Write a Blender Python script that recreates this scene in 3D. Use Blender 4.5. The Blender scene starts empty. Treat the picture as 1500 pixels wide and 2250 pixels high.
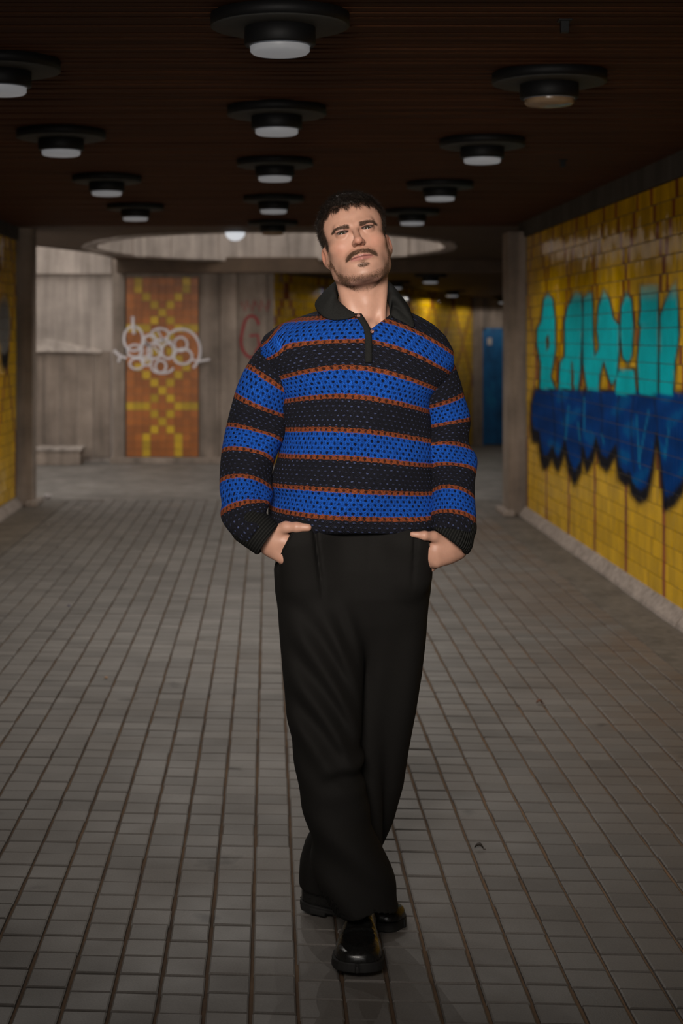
import bpy, bmesh, math, random
import numpy as np
from mathutils import Vector, Matrix
from mathutils.geometry import tessellate_polygon

random.seed(7)
RNG = np.random.default_rng(7)
SC = bpy.context.scene
COL = SC.collection

# ------------------------------------------------------------------ camera
F = 3420.0            # focal length in pixels of the 1500 x 2250 frame
CX, CY = 590.0, 740.0  # vanishing point of the passage
CAMH = 1.46
cam_data = bpy.data.cameras.new('camera')
cam = bpy.data.objects.new('camera', cam_data)
COL.objects.link(cam)
cam_data.sensor_fit = 'HORIZONTAL'
cam_data.sensor_width = 24.0
cam_data.lens = 24.0 * F / 1500.0
cam_data.shift_x = (750 - CX) / 1500.0
cam_data.shift_y = -(1125 - CY) / 1500.0
cam_data.clip_start = 0.05
cam_data.clip_end = 200
cam.location = (0, 0, CAMH)
cam.rotation_euler = (math.radians(90), 0, 0)
cam_data.dof.use_dof = True
cam_data.dof.focus_distance = 3.66
cam_data.dof.aperture_fstop = 4.2
SC.camera = cam

# ------------------------------------------------------------------ sky, lights, exposure
world = bpy.data.worlds.new('overcast_sky')
SC.world = world
world.use_nodes = True
bg = world.node_tree.nodes['Background']
bg.inputs[0].default_value = (1.0, 0.97, 0.93, 1)
bg.inputs[1].default_value = 2.4
SC.view_settings.view_transform = 'Standard'
SC.view_settings.look = 'None'
SC.view_settings.gamma = 1.0
SC.view_settings.use_curve_mapping = False
SC.view_settings.exposure = 0.0


def area_light(name, loc, target, sx, sy, power, color, spread=math.pi):
    l = bpy.data.lights.new(name, 'AREA')
    l.shape = 'RECTANGLE'
    l.size, l.size_y = sx, sy
    l.energy = power
    l.color = color
    l.spread = spread
    o = bpy.data.objects.new(name, l)
    COL.objects.link(o)
    o.location = loc
    d = Vector(target) - Vector(loc)
    o.rotation_euler = d.to_track_quat('-Z', 'Y').to_euler()
    return o


# daylight at the open mouth of the passage behind the camera; unseen soft key added to brighten the man
area_light('passage_mouth_daylight', (0.0, -8.8, 1.25), (0, 10, 1.0), 3.9, 2.2, 25, (1.0, 0.95, 0.9))
area_light('added_soft_key', (-0.30, 0.6, 2.1), (0.22, 3.75, 1.3), 0.8, 0.8, 11.8, (1.0, 0.93, 0.85), math.radians(52))
LAMP_POWER = 27.0      # each lit ceiling lamp
LAMP_GLOW = 0.12      # radiance of its diffuser


# ------------------------------------------------------------------ helpers
def P(px, py, Y):
    """a point of the photograph at distance Y -> world"""
    return ((px - CX) / F * Y, Y, CAMH - (py - CY) / F * Y)


def link(o, parent=None):
    COL.objects.link(o)
    if parent is not None:
        o.parent = parent
    return o


def tag(o, label=None, cat=None, group=None, kind=None):
    if label: o['label'] = label
    if cat: o['category'] = cat
    if group: o['group'] = group
    if kind: o['kind'] = kind
    return o


def empty(name, loc=(0, 0, 0), parent=None):
    o = bpy.data.objects.new(name, None)
    o.empty_display_size = 0.1
    o.location = loc
    return link(o, parent)


def mesh_obj(name, verts, faces, mat=None, parent=None, smooth=False, loc=None):
    me = bpy.data.meshes.new(name)
    me.from_pydata([tuple(map(float, v)) for v in verts], [], [tuple(map(int, f)) for f in faces])
    me.update()
    if smooth:
        me.polygons.foreach_set('use_smooth', np.ones(len(me.polygons), bool))
    if mat is not None:
        me.materials.append(mat)
    o = bpy.data.objects.new(name, me)
    if loc is not None: o.location = loc
    return link(o, parent)


class MB:
    def __init__(s): s.v, s.f = [], []

    def quad(s, a, b, c, d):
        n = len(s.v); s.v += [a, b, c, d]; s.f.append((n, n + 1, n + 2, n + 3)); return s

    def box(s, x0, x1, y0, y1, z0, z1):
        n = len(s.v)
        s.v += [(x, y, z) for z in (z0, z1) for y in (y0, y1) for x in (x0, x1)]
        s.f += [tuple(n + i for i in q) for q in ((0, 2, 3, 1), (4, 5, 7, 6), (0, 1, 5, 4), (2, 6, 7, 3), (0, 4, 6, 2), (1, 3, 7, 5))]
        return s

    def prism(s, poly, y0, y1):
        """poly in (x, z), swept along Y"""
        n, m = len(s.v), len(poly)
        s.v += [(x, y0, z) for x, z in poly] + [(x, y1, z) for x, z in poly]
        for i in range(m):
            j = (i + 1) % m
            s.f.append((n + i, n + j, n + m + j, n + m + i))
        s.f.append(tuple(n + i for i in range(m))[::-1])
        s.f.append(tuple(n + m + i for i in range(m)))
        return s

    def lathe(s, prof, n=40, c=(0, 0, 0)):
        """prof list of (r, z)"""
        b = len(s.v); m = len(prof)
        for r, z in prof:
            for i in range(n):
                a = 2 * math.pi * i / n
                s.v.append((c[0] + r * math.cos(a), c[1] + r * math.sin(a), c[2] + z))
        for k in range(m - 1):
            for i in range(n):
                j = (i + 1) % n
                s.f.append((b + k * n + i, b + k * n + j, b + (k + 1) * n + j, b + (k + 1) * n + i))
        s.f.append(tuple(b + i for i in range(n))[::-1])
        s.f.append(tuple(b + (m - 1) * n + i for i in range(n)))
        return s

    def build(s, name, mat, parent=None, smooth=False, loc=None, bevel=0):
        o = mesh_obj(name, s.v, s.f, mat, parent, smooth, loc)
        if bevel:
            bm = bmesh.new(); bm.from_mesh(o.data)
            bmesh.ops.bevel(bm, geom=bm.edges[:], offset=bevel, segments=2, affect='EDGES', profile=0.6)
            bmesh.ops.recalc_face_normals(bm, faces=bm.faces[:])
            bm.to_mesh(o.data); bm.free()
        return o


def fix_normals(o):
    bm = bmesh.new(); bm.from_mesh(o.data)
    bmesh.ops.recalc_face_normals(bm, faces=bm.faces[:])
    bm.to_mesh(o.data); bm.free()
    return o


# ------------------------------------------------------------------ materials
class NT:
    def __init__(s, name):
        s.m = bpy.data.materials.new(name); s.m.use_nodes = True
        s.t = s.m.node_tree; s.b = s.t.nodes['Principled BSDF']

    def n(s, typ, **kw):
        nd = s.t.nodes.new(typ)
        for k, v in kw.items(): setattr(nd, k, v)
        return nd

    def set(s, sock, v):
        if isinstance(v, bpy.types.NodeSocket): s.t.links.new(v, sock)
        else: sock.default_value = v

    def math(s, op, a, b=None, c=None, clamp=False):
        nd = s.n('ShaderNodeMath', operation=op, use_clamp=clamp)
        for i, v in enumerate((a, b, c)):
            if v is not None: s.set(nd.inputs[i], v)
        return nd.outputs[0]

    def mix(s, fac, a, b, blend='MIX'):
        nd = s.n('ShaderNodeMix', data_type='RGBA', blend_type=blend)
        s.set(nd.inputs[0], fac); s.set(nd.inputs[6], a); s.set(nd.inputs[7], b)
        return nd.outputs[2]

    def coord(s, kind='Object'):
        return s.n('ShaderNodeTexCoord').outputs[kind]

    def noise(s, scale, detail=4, rough=0.6, vec=None, dist=0.0):
        nd = s.n('ShaderNodeTexNoise')
        nd.inputs['Scale'].default_value = scale; nd.inputs['Detail'].default_value = detail
        nd.inputs['Roughness'].default_value = rough; nd.inputs['Distortion'].default_value = dist
        if vec is not None: s.t.links.new(vec, nd.inputs['Vector'])
        return nd.outputs[0]

    def mapping(s, vec, scale=(1, 1, 1), rot=(0, 0, 0)):
        nd = s.n('ShaderNodeMapping'); s.t.links.new(vec, nd.inputs[0])
        nd.inputs['Scale'].default_value = scale; nd.inputs['Rotation'].default_value = rot
        return nd.outputs[0]

    def ramp(s, fac, stops):
        nd = s.n('ShaderNodeValToRGB'); s.set(nd.inputs[0], fac)
        e = nd.color_ramp.elements
        while len(e) < len(stops): e.new(0.5)
        for i, (p, c) in enumerate(stops):
            e[i].position = p; e[i].color = c if len(c) == 4 else (*c, 1)
        return nd.outputs[0]

    def attr(s, name):
        return s.n('ShaderNodeAttribute', attribute_name=name)

    def bump(s, h, strength=0.3, dist=0.01):
        nd = s.n('ShaderNodeBump'); nd.inputs['Strength'].default_value = strength
        nd.inputs['Distance'].default_value = dist; s.t.links.new(h, nd.inputs['Height'])
        s.t.links.new(nd.outputs[0], s.b.inputs['Normal'])

    def out(s, color=None, rough=None, spec=None, **kw):
        if color is not None: s.set(s.b.inputs['Base Color'], color if isinstance(color, bpy.types.NodeSocket) or len(color) == 4 else (*color, 1))
        if rough is not None: s.set(s.b.inputs['Roughness'], rough)
        if spec is not None: s.set(s.b.inputs['Specular IOR Level'], spec)
        for k, v in kw.items(): s.set(s.b.inputs[k], v)
        return s.m


def c4(*c): return (*c, 1.0)


def m_concrete(name, base, var=0.35, scale=2.0, streak=True, rough=0.85):
    t = NT(name); g = t.n('ShaderNodeNewGeometry').outputs['Position']
    n1 = t.noise(scale, 6, 0.65, g)
    n2 = t.noise(1.0, 4, 0.6, t.mapping(g, (9, 9, 0.7))) if streak else t.noise(scale * 6, 3, 0.6, g)
    a = t.ramp(n1, [(0.3, tuple(x * (1 - var) for x in base)), (0.7, tuple(min(1, x * (1 + var)) for x in base))])
    b = t.ramp(n2, [(0.35, (0.72, 0.70, 0.68)), (0.65, (1.15, 1.12, 1.1))])
    t.bump(t.noise(60, 3, 0.6, g), 0.25, 0.004)
    return t.out(t.mix(1.0, a, b, 'MULTIPLY'), rough, 0.3)


def m_plain(name, color, rough=0.6, spec=0.4, var=0.12, scale=30, metal=0.0, bump=0.0):
    t = NT(name); co = t.coord()
    n = t.noise(scale, 3, 0.6, co)
    c = t.ramp(n, [(0.3, tuple(x * (1 - var) for x in color)), (0.7, tuple(min(1, x * (1 + var)) for x in color))])
    if bump: t.bump(n, bump, 0.003)
    return t.out(c, rough, spec, Metallic=metal)


M = {}
M['concrete'] = m_concrete('board_marked_concrete', (0.29, 0.238, 0.20))
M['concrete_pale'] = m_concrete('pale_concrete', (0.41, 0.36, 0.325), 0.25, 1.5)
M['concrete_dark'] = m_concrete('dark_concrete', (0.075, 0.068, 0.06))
M['kerb'] = m_concrete('kerb_concrete', (0.34, 0.29, 0.26), 0.2, 5, False)
M['gutter'] = m_concrete('gutter_screed', (0.14, 0.125, 0.11), 0.3, 3, False, 0.7)
M['apron'] = m_concrete('worn_screed', (0.17, 0.158, 0.146), 0.3, 0.9, False, 0.6)
M['fascia'] = m_plain('fascia_brown', (0.085, 0.055, 0.035), 0.7, 0.3, 0.2, 6)
M['black_metal'] = m_plain('black_lamp_metal', (0.006, 0.006, 0.0065), 0.6, 0.3)
M['flange_grey'] = m_plain('lamp_flange_grey', (0.05, 0.05, 0.047), 0.7, 0.3)
M['grout'] = m_plain('grey_grout', (0.22, 0.18, 0.13), 0.9, 0.2, 0.2, 40)
# ================================================================== floor
def joint_material():
    t = NT('brown_joint_sand'); g = t.n('ShaderNodeNewGeometry').outputs['Position']
    n = t.noise(3.0, 5, 0.7, g)
    c1 = t.ramp(n, [(0.3, (0.060, 0.046, 0.038)), (0.55, (0.12, 0.076, 0.048)), (0.8, (0.18, 0.12, 0.075))])
    c2 = t.ramp(n, [(0.3, (0.16, 0.105, 0.068)), (0.6, (0.26, 0.16, 0.095)), (0.8, (0.31, 0.20, 0.13))])    # dry dust towards the right wall
    x = t.n('ShaderNodeSeparateXYZ'); t.t.links.new(g, x.inputs[0])
    return t.out(t.mix(t.math('MULTIPLY_ADD', x.outputs[0], 1.1, -.15, True), c1, c2), 0.95, 0.1)


def paver_material():
    t = NT('grey_concrete_paver'); g = t.n('ShaderNodeNewGeometry').outputs['Position']
    tone = t.attr('tone').outputs['Fac']
    base = t.ramp(t.math('ADD', t.math('MULTIPLY', tone, 0.32), t.math('MULTIPLY', t.noise(0.9, 5, 0.6, g), 0.68)),
                  [(0.2, (0.100, 0.090, 0.082)), (0.8, (0.195, 0.176, 0.161))])
    x = t.n('ShaderNodeSeparateXYZ'); t.t.links.new(g, x.inputs[0])
    side = t.math('MULTIPLY_ADD', x.outputs[0], 0.9, -0.75, True)   # trodden-in dirt near the right kerb
    dirt = t.math('MULTIPLY', side, t.ramp(t.noise(1.7, 5, 0.7, g), [(0.35, (0, 0, 0)), (0.6, (1, 1, 1))]))
    c = t.mix(t.math('MULTIPLY', dirt, 0.75), base, c4(0.15, 0.095, 0.06))
    blot = t.ramp(t.noise(4.5, 3, 0.5, g), [(0.24, (0.45, 0.44, 0.43)), (0.32, (1, 1, 1))])
    c = t.mix(1.0, c, blot, 'MULTIPLY')
    fine = t.noise(220, 3, 0.7, g)
    c = t.mix(0.5, c, t.ramp(fine, [(0.3, (0.7, 0.7, 0.7)), (0.7, (1.25, 1.25, 1.25))]), 'MULTIPLY')
    t.bump(fine, 0.3, 0.002)
    return t.out(c, t.ramp(t.noise(2.2, 4, 0.6, g), [(0.3, (0.5, 0.5, 0.5)), (0.7, (0.78, 0.78, 0.78))]), 0.35)


M['joint'] = joint_material()
M['paver'] = paver_material()

mb = MB()
mb.quad((-4, -9, -.009), (6, -9, -.009), (6, 17.5, -.009), (-4, 17.5, -.009))
mb.quad((-4, 17.5, -.009), (0, 17.5, -.009), (0, 18.4, -.009), (-4, 18.4, -.009))
mb.quad((0, 17.5, -.009), (6, 17.5, -.009), (6, 30, -.57), (0, 30, -.57))
floor = mb.build('floor', M['joint'])
tag(floor, 'grey square-paved underpass floor with brown sandy joints', 'floor', kind='structure')

PX, PY = 0.1025, 0.1000
SHEAR = -0.07
JX, JY = 0.0080, 0.0046


def paver_geo(cx, cy, w, d, z, tilt=(0, 0)):
    """chamfered top of one paver: 8 top/bottom verts + skirt"""
    b = 0.0035
    out = []
    for (hw, hd, zz) in ((w / 2 - b, d / 2 - b, 0), (w / 2, d / 2, -0.0025), (w / 2, d / 2, -0.02)):
        for sx, sy in ((-1, -1), (1, -1), (1, 1), (-1, 1)):
            x, y = sx * hw, sy * hd
            out.append((cx + x, cy + y + SHEAR * x, z + zz + tilt[0] * x + tilt[1] * y))
    fs = [(0, 1, 2, 3)]
    for k in (0, 4):
        for i in range(4):
            j = (i + 1) % 4
            fs.append((k + i, k + 4 + i, k + 4 + j, k + j))
    return out, fs


def set_tone(me, vals):
    a = me.attributes.new('tone', 'FLOAT', 'POINT')
    a.data.foreach_set('value', np.asarray(vals, np.float32))


variants = []
for k in range(16):
    v, f = paver_geo(0, 0, PX - JX * random.uniform(.7, 1.4), PY - JY * random.uniform(.6, 1.7), 0,
                     (random.uniform(-.012, .012), random.uniform(-.012, .012)))
    me = bpy.data.meshes.new('paver'); me.from_pydata(v, [], f); me.materials.append(M['paver'])
    set_tone(me, [random.random()] * len(v))
    variants.append(me)

XL, XR = -1.86, 1.80
ncol = int((XR - XL) / PX)
cols = [(0.064 + PX * (i + .5), random.uniform(-.012, .012)) for i in range(-19, 17)]
near, rest = [], []
for (x, off) in cols:
    if not (XL < x - PX / 2 and x + PX / 2 < XR + .02): continue
    for r in range(8, 140):
        y = r * PY + off + SHEAR * x + random.uniform(-.002, .002)
        if y > 13.9: continue
        vis = y > 3.26 and -0.1725 * y - .06 < x < 0.266 * y + .06
        (near if vis else rest).append((y, x))
near.sort()
rest += near[300:]
near = near[:300]
for (y, x) in near:
    o = bpy.data.objects.new('paver', random.choice(variants))
    o.location = (x, y, random.uniform(-.0015, .0015))
    link(o, floor)
V, Fc, T = [], [], []
for (y, x) in rest:
    v, f = paver_geo(x, y, PX - JX * random.uniform(.7, 1.4), PY - JY * random.uniform(.6, 1.7), random.uniform(-.0015, .0015),
                     (random.uniform(-.012, .012), random.uniform(-.012, .012)))
    n = len(V); V += v; Fc += [tuple(n + i for i in q) for q in f]; T += [random.random()] * len(v)
o = mesh_obj('paver_field', V, Fc, M['paver'], floor)
set_tone(o.data, T); o['kind'] = 'stuff'
# plain strips beside the paving, and the screed of the round hall
mb = MB().box(1.785, 2.06, -9, 13.92, -.02, .002); mb.build('gutter_strip', M['gutter'], floor)
mb = MB().box(-2.15, -1.784, -9, 13.92, -.02, .002); mb.build('gutter_strip', M['gutter'], floor)
mb = MB()
mb.box(-4, 6, 13.92, 17.5, -.02, .001); mb.box(2.06, 6, 12.98, 13.92, -.02, .001); mb.box(-4, -2.15, 13.6, 13.92, -.02, .001); mb.box(-4, 0, 17.5, 18.4, -.02, .001)
mb.quad((0, 17.5, .001), (6, 17.5, .001), (6, 30, -.56), (0, 30, -.56))
mb.build('screed_apron', M['apron'], floor)

# ================================================================== ceiling
t = NT('brown_slat_wood'); g = t.n('ShaderNodeNewGeometry').outputs['Position']
nz = t.noise(1.0, 5, 0.6, t.mapping(g, (1.2, 14, 3)))
M['slat'] = t.out(t.ramp(nz, [(0.25, (0.050, 0.019, 0.008)), (0.75, (0.115, 0.043, 0.017))]), 0.75, 0.12)
M['void'] = m_plain('ceiling_void', (0.012, 0.009, 0.007), 0.9, 0.1)
ZC = 2.40
mb = MB().box(-2.35, 2.35, -9, 13.25, ZC + .045, ZC + .12)
ceiling = mb.build('ceiling', M['void'])
tag(ceiling, 'low dark brown ceiling of narrow timber slats', 'ceiling', kind='structure')
slat_me = bpy.data.meshes.new('slat')
sb = MB().box(-2.33, 2.33, -.024, .024, 0, .03)
slat_me.from_pydata(sb.v, [], sb.f); slat_me.materials.append(M['slat'])
y = 3.4
while y < 13.2:
    o = bpy.data.objects.new('slat', slat_me); o.location = (0, y, ZC + random.uniform(-.002, .003)); link(o, ceiling)
    y += 0.0635
mb = MB()
y = -9.0
while y < 3.35:
    mb.box(-2.33, 2.33, y - .024, y + .024, ZC, ZC + .03); y += 0.0635
o = mb.build('slat_field', M['slat'], ceiling); o['kind'] = 'stuff'


def zrot(y): return ZC - 0.0156 * (y - 13.2)


outer = [(-2.35, 13.2), (-2.40, 15.0), (-2.36, 15.5), (-2.12, 15.95), (-1.88, 16.5), (-1.74, 17.2), (-1.69, 18.4), (6.1, 18.4), (6.1, 13.2)]
EL = [(0.02 + 1.745 * math.cos(a), 15.75 + 1.95 * math.sin(a)) for a in np.linspace(0, 2 * math.pi, 64, endpoint=False)]
polys = [[Vector((x, y, 0)) for x, y in outer], [Vector((x, y, 0)) for x, y in EL]]
tris = tessellate_polygon(polys)
pts = outer + EL
o = mesh_obj('ceiling', [(x, y, zrot(y)) for x, y in pts], tris, M['fascia'])
tag(o, 'smooth brown ceiling of the round hall with an oval opening', 'ceiling', kind='structure')
# walls of the oval skylight, each board mark a board of its own on the far side
sky = empty('wall_skylight', (0.02, 15.75, ZC))
tag(sky, 'pale board-marked concrete wall inside the oval ceiling opening', 'skylight', kind='structure')
NB = 56
for i in range(NB):
    a0, a1 = 2 * math.pi * i / NB, 2 * math.pi * (i + 1) / NB
    r0 = random.uniform(0, .035)
    q = []
    for (a, e) in ((a0, 0), (a1, 0), (a1, .12), (a0, .12)):
        q.append(((1.745 + r0 + e) * math.cos(a), (1.95 + r0 + e) * math.sin(a)))
    ym = 15.75 + q[0][1]
    z0 = zrot(ym) - ZC - .012; z1 = 2.2
    V = [(x, y, z0) for x, y in q] + [(x, y, z1) for x, y in q]
    fc = [(0, 1, 2, 3), (4, 7, 6, 5), (0, 4, 5, 1), (1, 5, 6, 2), (2, 6, 7, 3), (3, 7, 4, 0)]
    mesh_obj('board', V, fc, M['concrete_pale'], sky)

mb = MB().box(-1.72, 6.0, 17.62, 17.95, 2.19, 2.36)
o = mb.build('trim_1', M['fascia']); tag(o, 'dark brown lintel beam across the back of the round hall', 'beam', kind='structure')
mb = MB().quad((-0.2, 17.9, 2.25), (6, 17.9, 2.25), (6, 30, 2.10), (-.2, 30, 2.10))
mb.quad((-0.2, 17.9, 2.4), (6, 17.9, 2.4), (6, 17.9, 2.25), (-.2, 17.9, 2.25))
o = mb.build('ceiling', M['fascia']); tag(o, 'low dark ceiling of the far side passage', 'ceiling', kind='structure')

# ================================================================== tiled walls
TW, TH = 0.067, 0.0955
YEL, BRN = (0.80, 0.46, 0.001), (0.36, 0.100, 0.016)


def tile_material():
    t = NT('glazed_wall_tile')
    a = t.attr('paint'); g = t.n('ShaderNodeNewGeometry').outputs['Position']
    c = t.mix(0.6, a.outputs['Color'], t.ramp(t.noise(5, 4, 0.6, g), [(0.3, (0.75, 0.75, 0.75)), (0.7, (1.15, 1.15, 1.15))]), 'MULTIPLY')
    t.bump(t.noise(14, 2, 0.5, g), 0.10, 0.006)
    gl = a.outputs['Alpha']                       # bare glaze shines, sprayed paint is dull
    return t.out(c, t.math('MULTIPLY_ADD', gl, -.44, .55), t.math('MULTIPLY_ADD', gl, .30, .03))


M['tile'] = tile_material()


def inpoly(x, y, poly):
    r = np.zeros(x.shape, bool); n = len(poly)
    for i in range(n):
        x0, y0 = poly[i]; x1, y1 = poly[(i + 1) % n]
        c = ((y0 > y) != (y1 > y)) & (x < (x1 - x0) * (y - y0) / ((y1 - y0) if y1 != y0 else 1e-9) + x0)
        r ^= c
    return r


def polydist(x, y, poly):
    d = np.full(x.shape, 1e9); n = len(poly)
    for i in range(n):
        x0, y0 = poly[i]; x1, y1 = poly[(i + 1) % n]
        dx, dy = x1 - x0, y1 - y0
        t = np.clip(((x - x0) * dx + (y - y0) * dy) / (dx * dx + dy * dy + 1e-9), 0, 1)
        d = np.minimum(d, np.hypot(x - x0 - t * dx, y - y0 - t * dy))
    return d


CYAN = [
    [(150, 640), (180, 600), (215, 640), (232, 800), (235, 1000), (215, 1120), (200, 1200), (235, 1290), (120, 1290), (125, 1100), (100, 980), (100, 860), (130, 800)],
    [(320, 700), (375, 590), (420, 600), (430, 800), (412, 1180), (400, 1290), (255, 1290), (265, 1100), (300, 1050), (300, 800)],
    [(432, 640), (470, 590), (500, 600), (505, 900), (515, 1050), (545, 1000), (530, 850), (540, 700), (580, 570), (620, 640), (650, 780), (692, 830), (692, 1000), (675, 1200), (640, 1260), (610, 1200), (580, 1090), (552, 1200), (545, 1300), (460, 1300), (430, 1100)],
    [(705, 700), (740, 590), (780, 640), (795, 850), (785, 1050), (755, 1105), (715, 1060), (697, 900)],
    [(690, 1150), (800, 1145), (815, 1330), (660, 1330), (670, 1200)],
    [(840, 540), (970, 540), (972, 830), (830, 830), (845, 700)],
    [(845, 820), (972, 820), (968, 1330), (830, 1330), (820, 1100)],
    [(985, 760), (1060, 560), (1105, 500), (1122, 900), (1092, 1100), (1080, 1330), (975, 1330)],
]
HOLES = [[(163, 915), (187, 900), (187, 990), (165, 1025)], [(345, 1090), (358, 1085), (370, 1290), (345, 1290)]]
NAVY = [(90, 1290), (62, 1400), (62, 1500), (75, 1580), (115, 1590), (130, 1700), (150, 1775), (185, 1750), (210, 1690), (225, 1740), (250, 1790), (278, 1720), (300, 1650), (330, 1790), (370, 1885), (415, 1800), (430, 1690), (460, 1800), (500, 1720), (525, 1630), (560, 1750), (600, 1790), (668, 1680), (690, 1850), (730, 1885), (770, 1890), (785, 1960), (840, 2020), (890, 1985), (930, 1800), (955, 1600), (978, 1680), (1000, 1900), (1020, 2070), (1080, 2040), (1141, 1950), (1190, 1840), (1230, 2010), (1300, 2130), (1370, 2080), (1420, 1880), (1490, 1960), (1570, 1830), (1600, 1600), (1560, 1400), (1500, 1320)]
CYAN2 = [(1180, 620), (1240, 500), (1300, 520), (1330, 760), (1400, 640), (1460, 520), (1520, 640), (1530, 900), (1480, 1100), (1490, 1330), (1200, 1330), (1215, 1050), (1185, 850)]


def graffiti_right(Y, z):
    """paint of the big piece on the right wall: (mask, rgb); Y, z are places on the wall"""
    px = CX + 2.1 * F / Y; py = CY + (CAMH - z) * F / Y
    x = (px - 1150) * 3.26; y = (py - 460) * 3.26
    rgb = np.zeros(Y.shape + (3,)); mask = np.zeros(Y.shape)

    def put(m, col):
        m = np.clip(m, 0, 1)[..., None]
        rgb[:] = rgb * (1 - m) + np.array(col) * m
        mask[:] = np.maximum(mask, m[..., 0])
    shadow = [(px_, py_ + (85 if py_ > 1400 else 0)) for px_, py_ in NAVY]
    ds = polydist(x, y, shadow); ins = inpoly(x, y, shadow)
    put(np.where(ins, 1, 1 - ds / 34), (0.012, 0.013, 0.018))
    for pl in CYAN + [CYAN2]:
        put(1.25 - polydist(x, y, pl) / 17, (0.02, 0.018, 0.016))
    dn = polydist(x, y, NAVY); inn = inpoly(x, y, NAVY)
    vary = 0.5 + 0.5 * np.sin(x * .021 + 1.3 * np.sin(y * .013)) * np.sin(y * .017 + x * .004)
    m = np.where(inn, np.clip(dn / 9, 0, 1), 0)
    navy = np.array((0.000, 0.045, 0.22))[None] * (0.75 + .5 * vary[..., None]) + np.array((0, .035, .03)) * (vary[..., None] > .78)
    rgb[:] = rgb * (1 - m[..., None]) + navy * m[..., None]; mask[:] = np.maximum(mask, m)
    for sx in (215, 290, 425, 555, 690, 790, 950):      # dark lines and gaps between the letters in the blue
        lx = sx + 14 * np.sin(y * .008 + sx)
        put(np.where(inn & (y > 1300) & (y < 1880), .8 - np.abs(x - lx) / 12, 0), (0.008, 0.012, 0.03))
    for sx, y0, y1, sl in ((330, 1400, 1650, -.1), (395, 1520, 1660, .1), (440, 1340, 1600, 0), (815, 1480, 1850, .06), (905, 1440, 1820, -.2), (1050, 1560, 1800, -.15), (560, 1600, 1690, .3)):
        put(np.where((y > y0) & (y < y1), .9 - np.abs(x - sx - (y - y0) * sl) / 9, 0), (0.01, 0.24, 0.46))
    for pl in CYAN + [CYAN2]:
        d = polydist(x, y, pl); ii = inpoly(x, y, pl)
        put(np.where(ii, d / 8, 0), (0.001, 0.50, 0.57))
    for pl in HOLES:
        put(np.where(inpoly(x, y, pl), 1, 0), (0.09, 0.055, 0.01))
    fade = np.clip((y - 470) / 190, 0, 1)               # thin overspray at the top
    return mask * (0.25 + .75 * fade), rgb


def graffiti_left(Y, z):
    py = CY + (CAMH - z) * F / Y; px = CX - 2.17 * F / Y
    e = ((px - 7) / 14) ** 2 + ((py - 715) / 62) ** 2
    e2 = ((px - 9) / 9) ** 2 + ((py - 775) / 40) ** 2
    m = np.clip(np.maximum(1.6 - e, 1.6 - e2), 0, 1)
    rgb = np.where((e < 1.1)[..., None], np.array((.22, .21, .20)), np.array((.015, .015, .015)))
    return m, rgb


def motif(i, j, nper=13):
    """brown lattice of the glazed tiles: stems at the foot, diamonds above"""
    k = i % nper
    if j < 5: return k == 0
    s = (j - 5) % 13
    s = s if s <= 6 else 13 - s
    return k == s or k == (nper - s) % nper


def tile_patch(u0, v0, u1, v1, nu, nv):
    """grid on a tile in wall coordinates (u along, v up), returns uv list, faces, height per vertex"""
    b = 0.0014
    us = [u0 + b + (u1 - u0 - 2 * b) * i / nu for i in range(nu + 1)]
    vs = [v0 + b + (v1 - v0 - 2 * b) * j / nv for j in range(nv + 1)]
    uv = [(u, v, 0.0) for v in vs for u in us]
    w = nu + 1
    f = [(j * w + i, j * w + i + 1, (j + 1) * w + i + 1, (j + 1) * w + i) for j in range(nv) for i in range(nu)]
    n = len(uv)
    ring = [(u0, v0), (u1, v0), (u1, v1), (u0, v1)]
    uv += [(u, v, -.0035) for u, v in ring]
    corner = [0, nu, nv * w + nu, nv * w]
    edges = [list(range(0, nu + 1)), [j * w + nu for j in range(nv + 1)], [nv * w + i for i in range(nu, -1, -1)], [j * w for j in range(nv, -1, -1)]]
    for e, ed in enumerate(edges):
        f.append(tuple([n + e, n + (e + 1) % 4] + ed[::-1]))
    return uv, f


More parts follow.
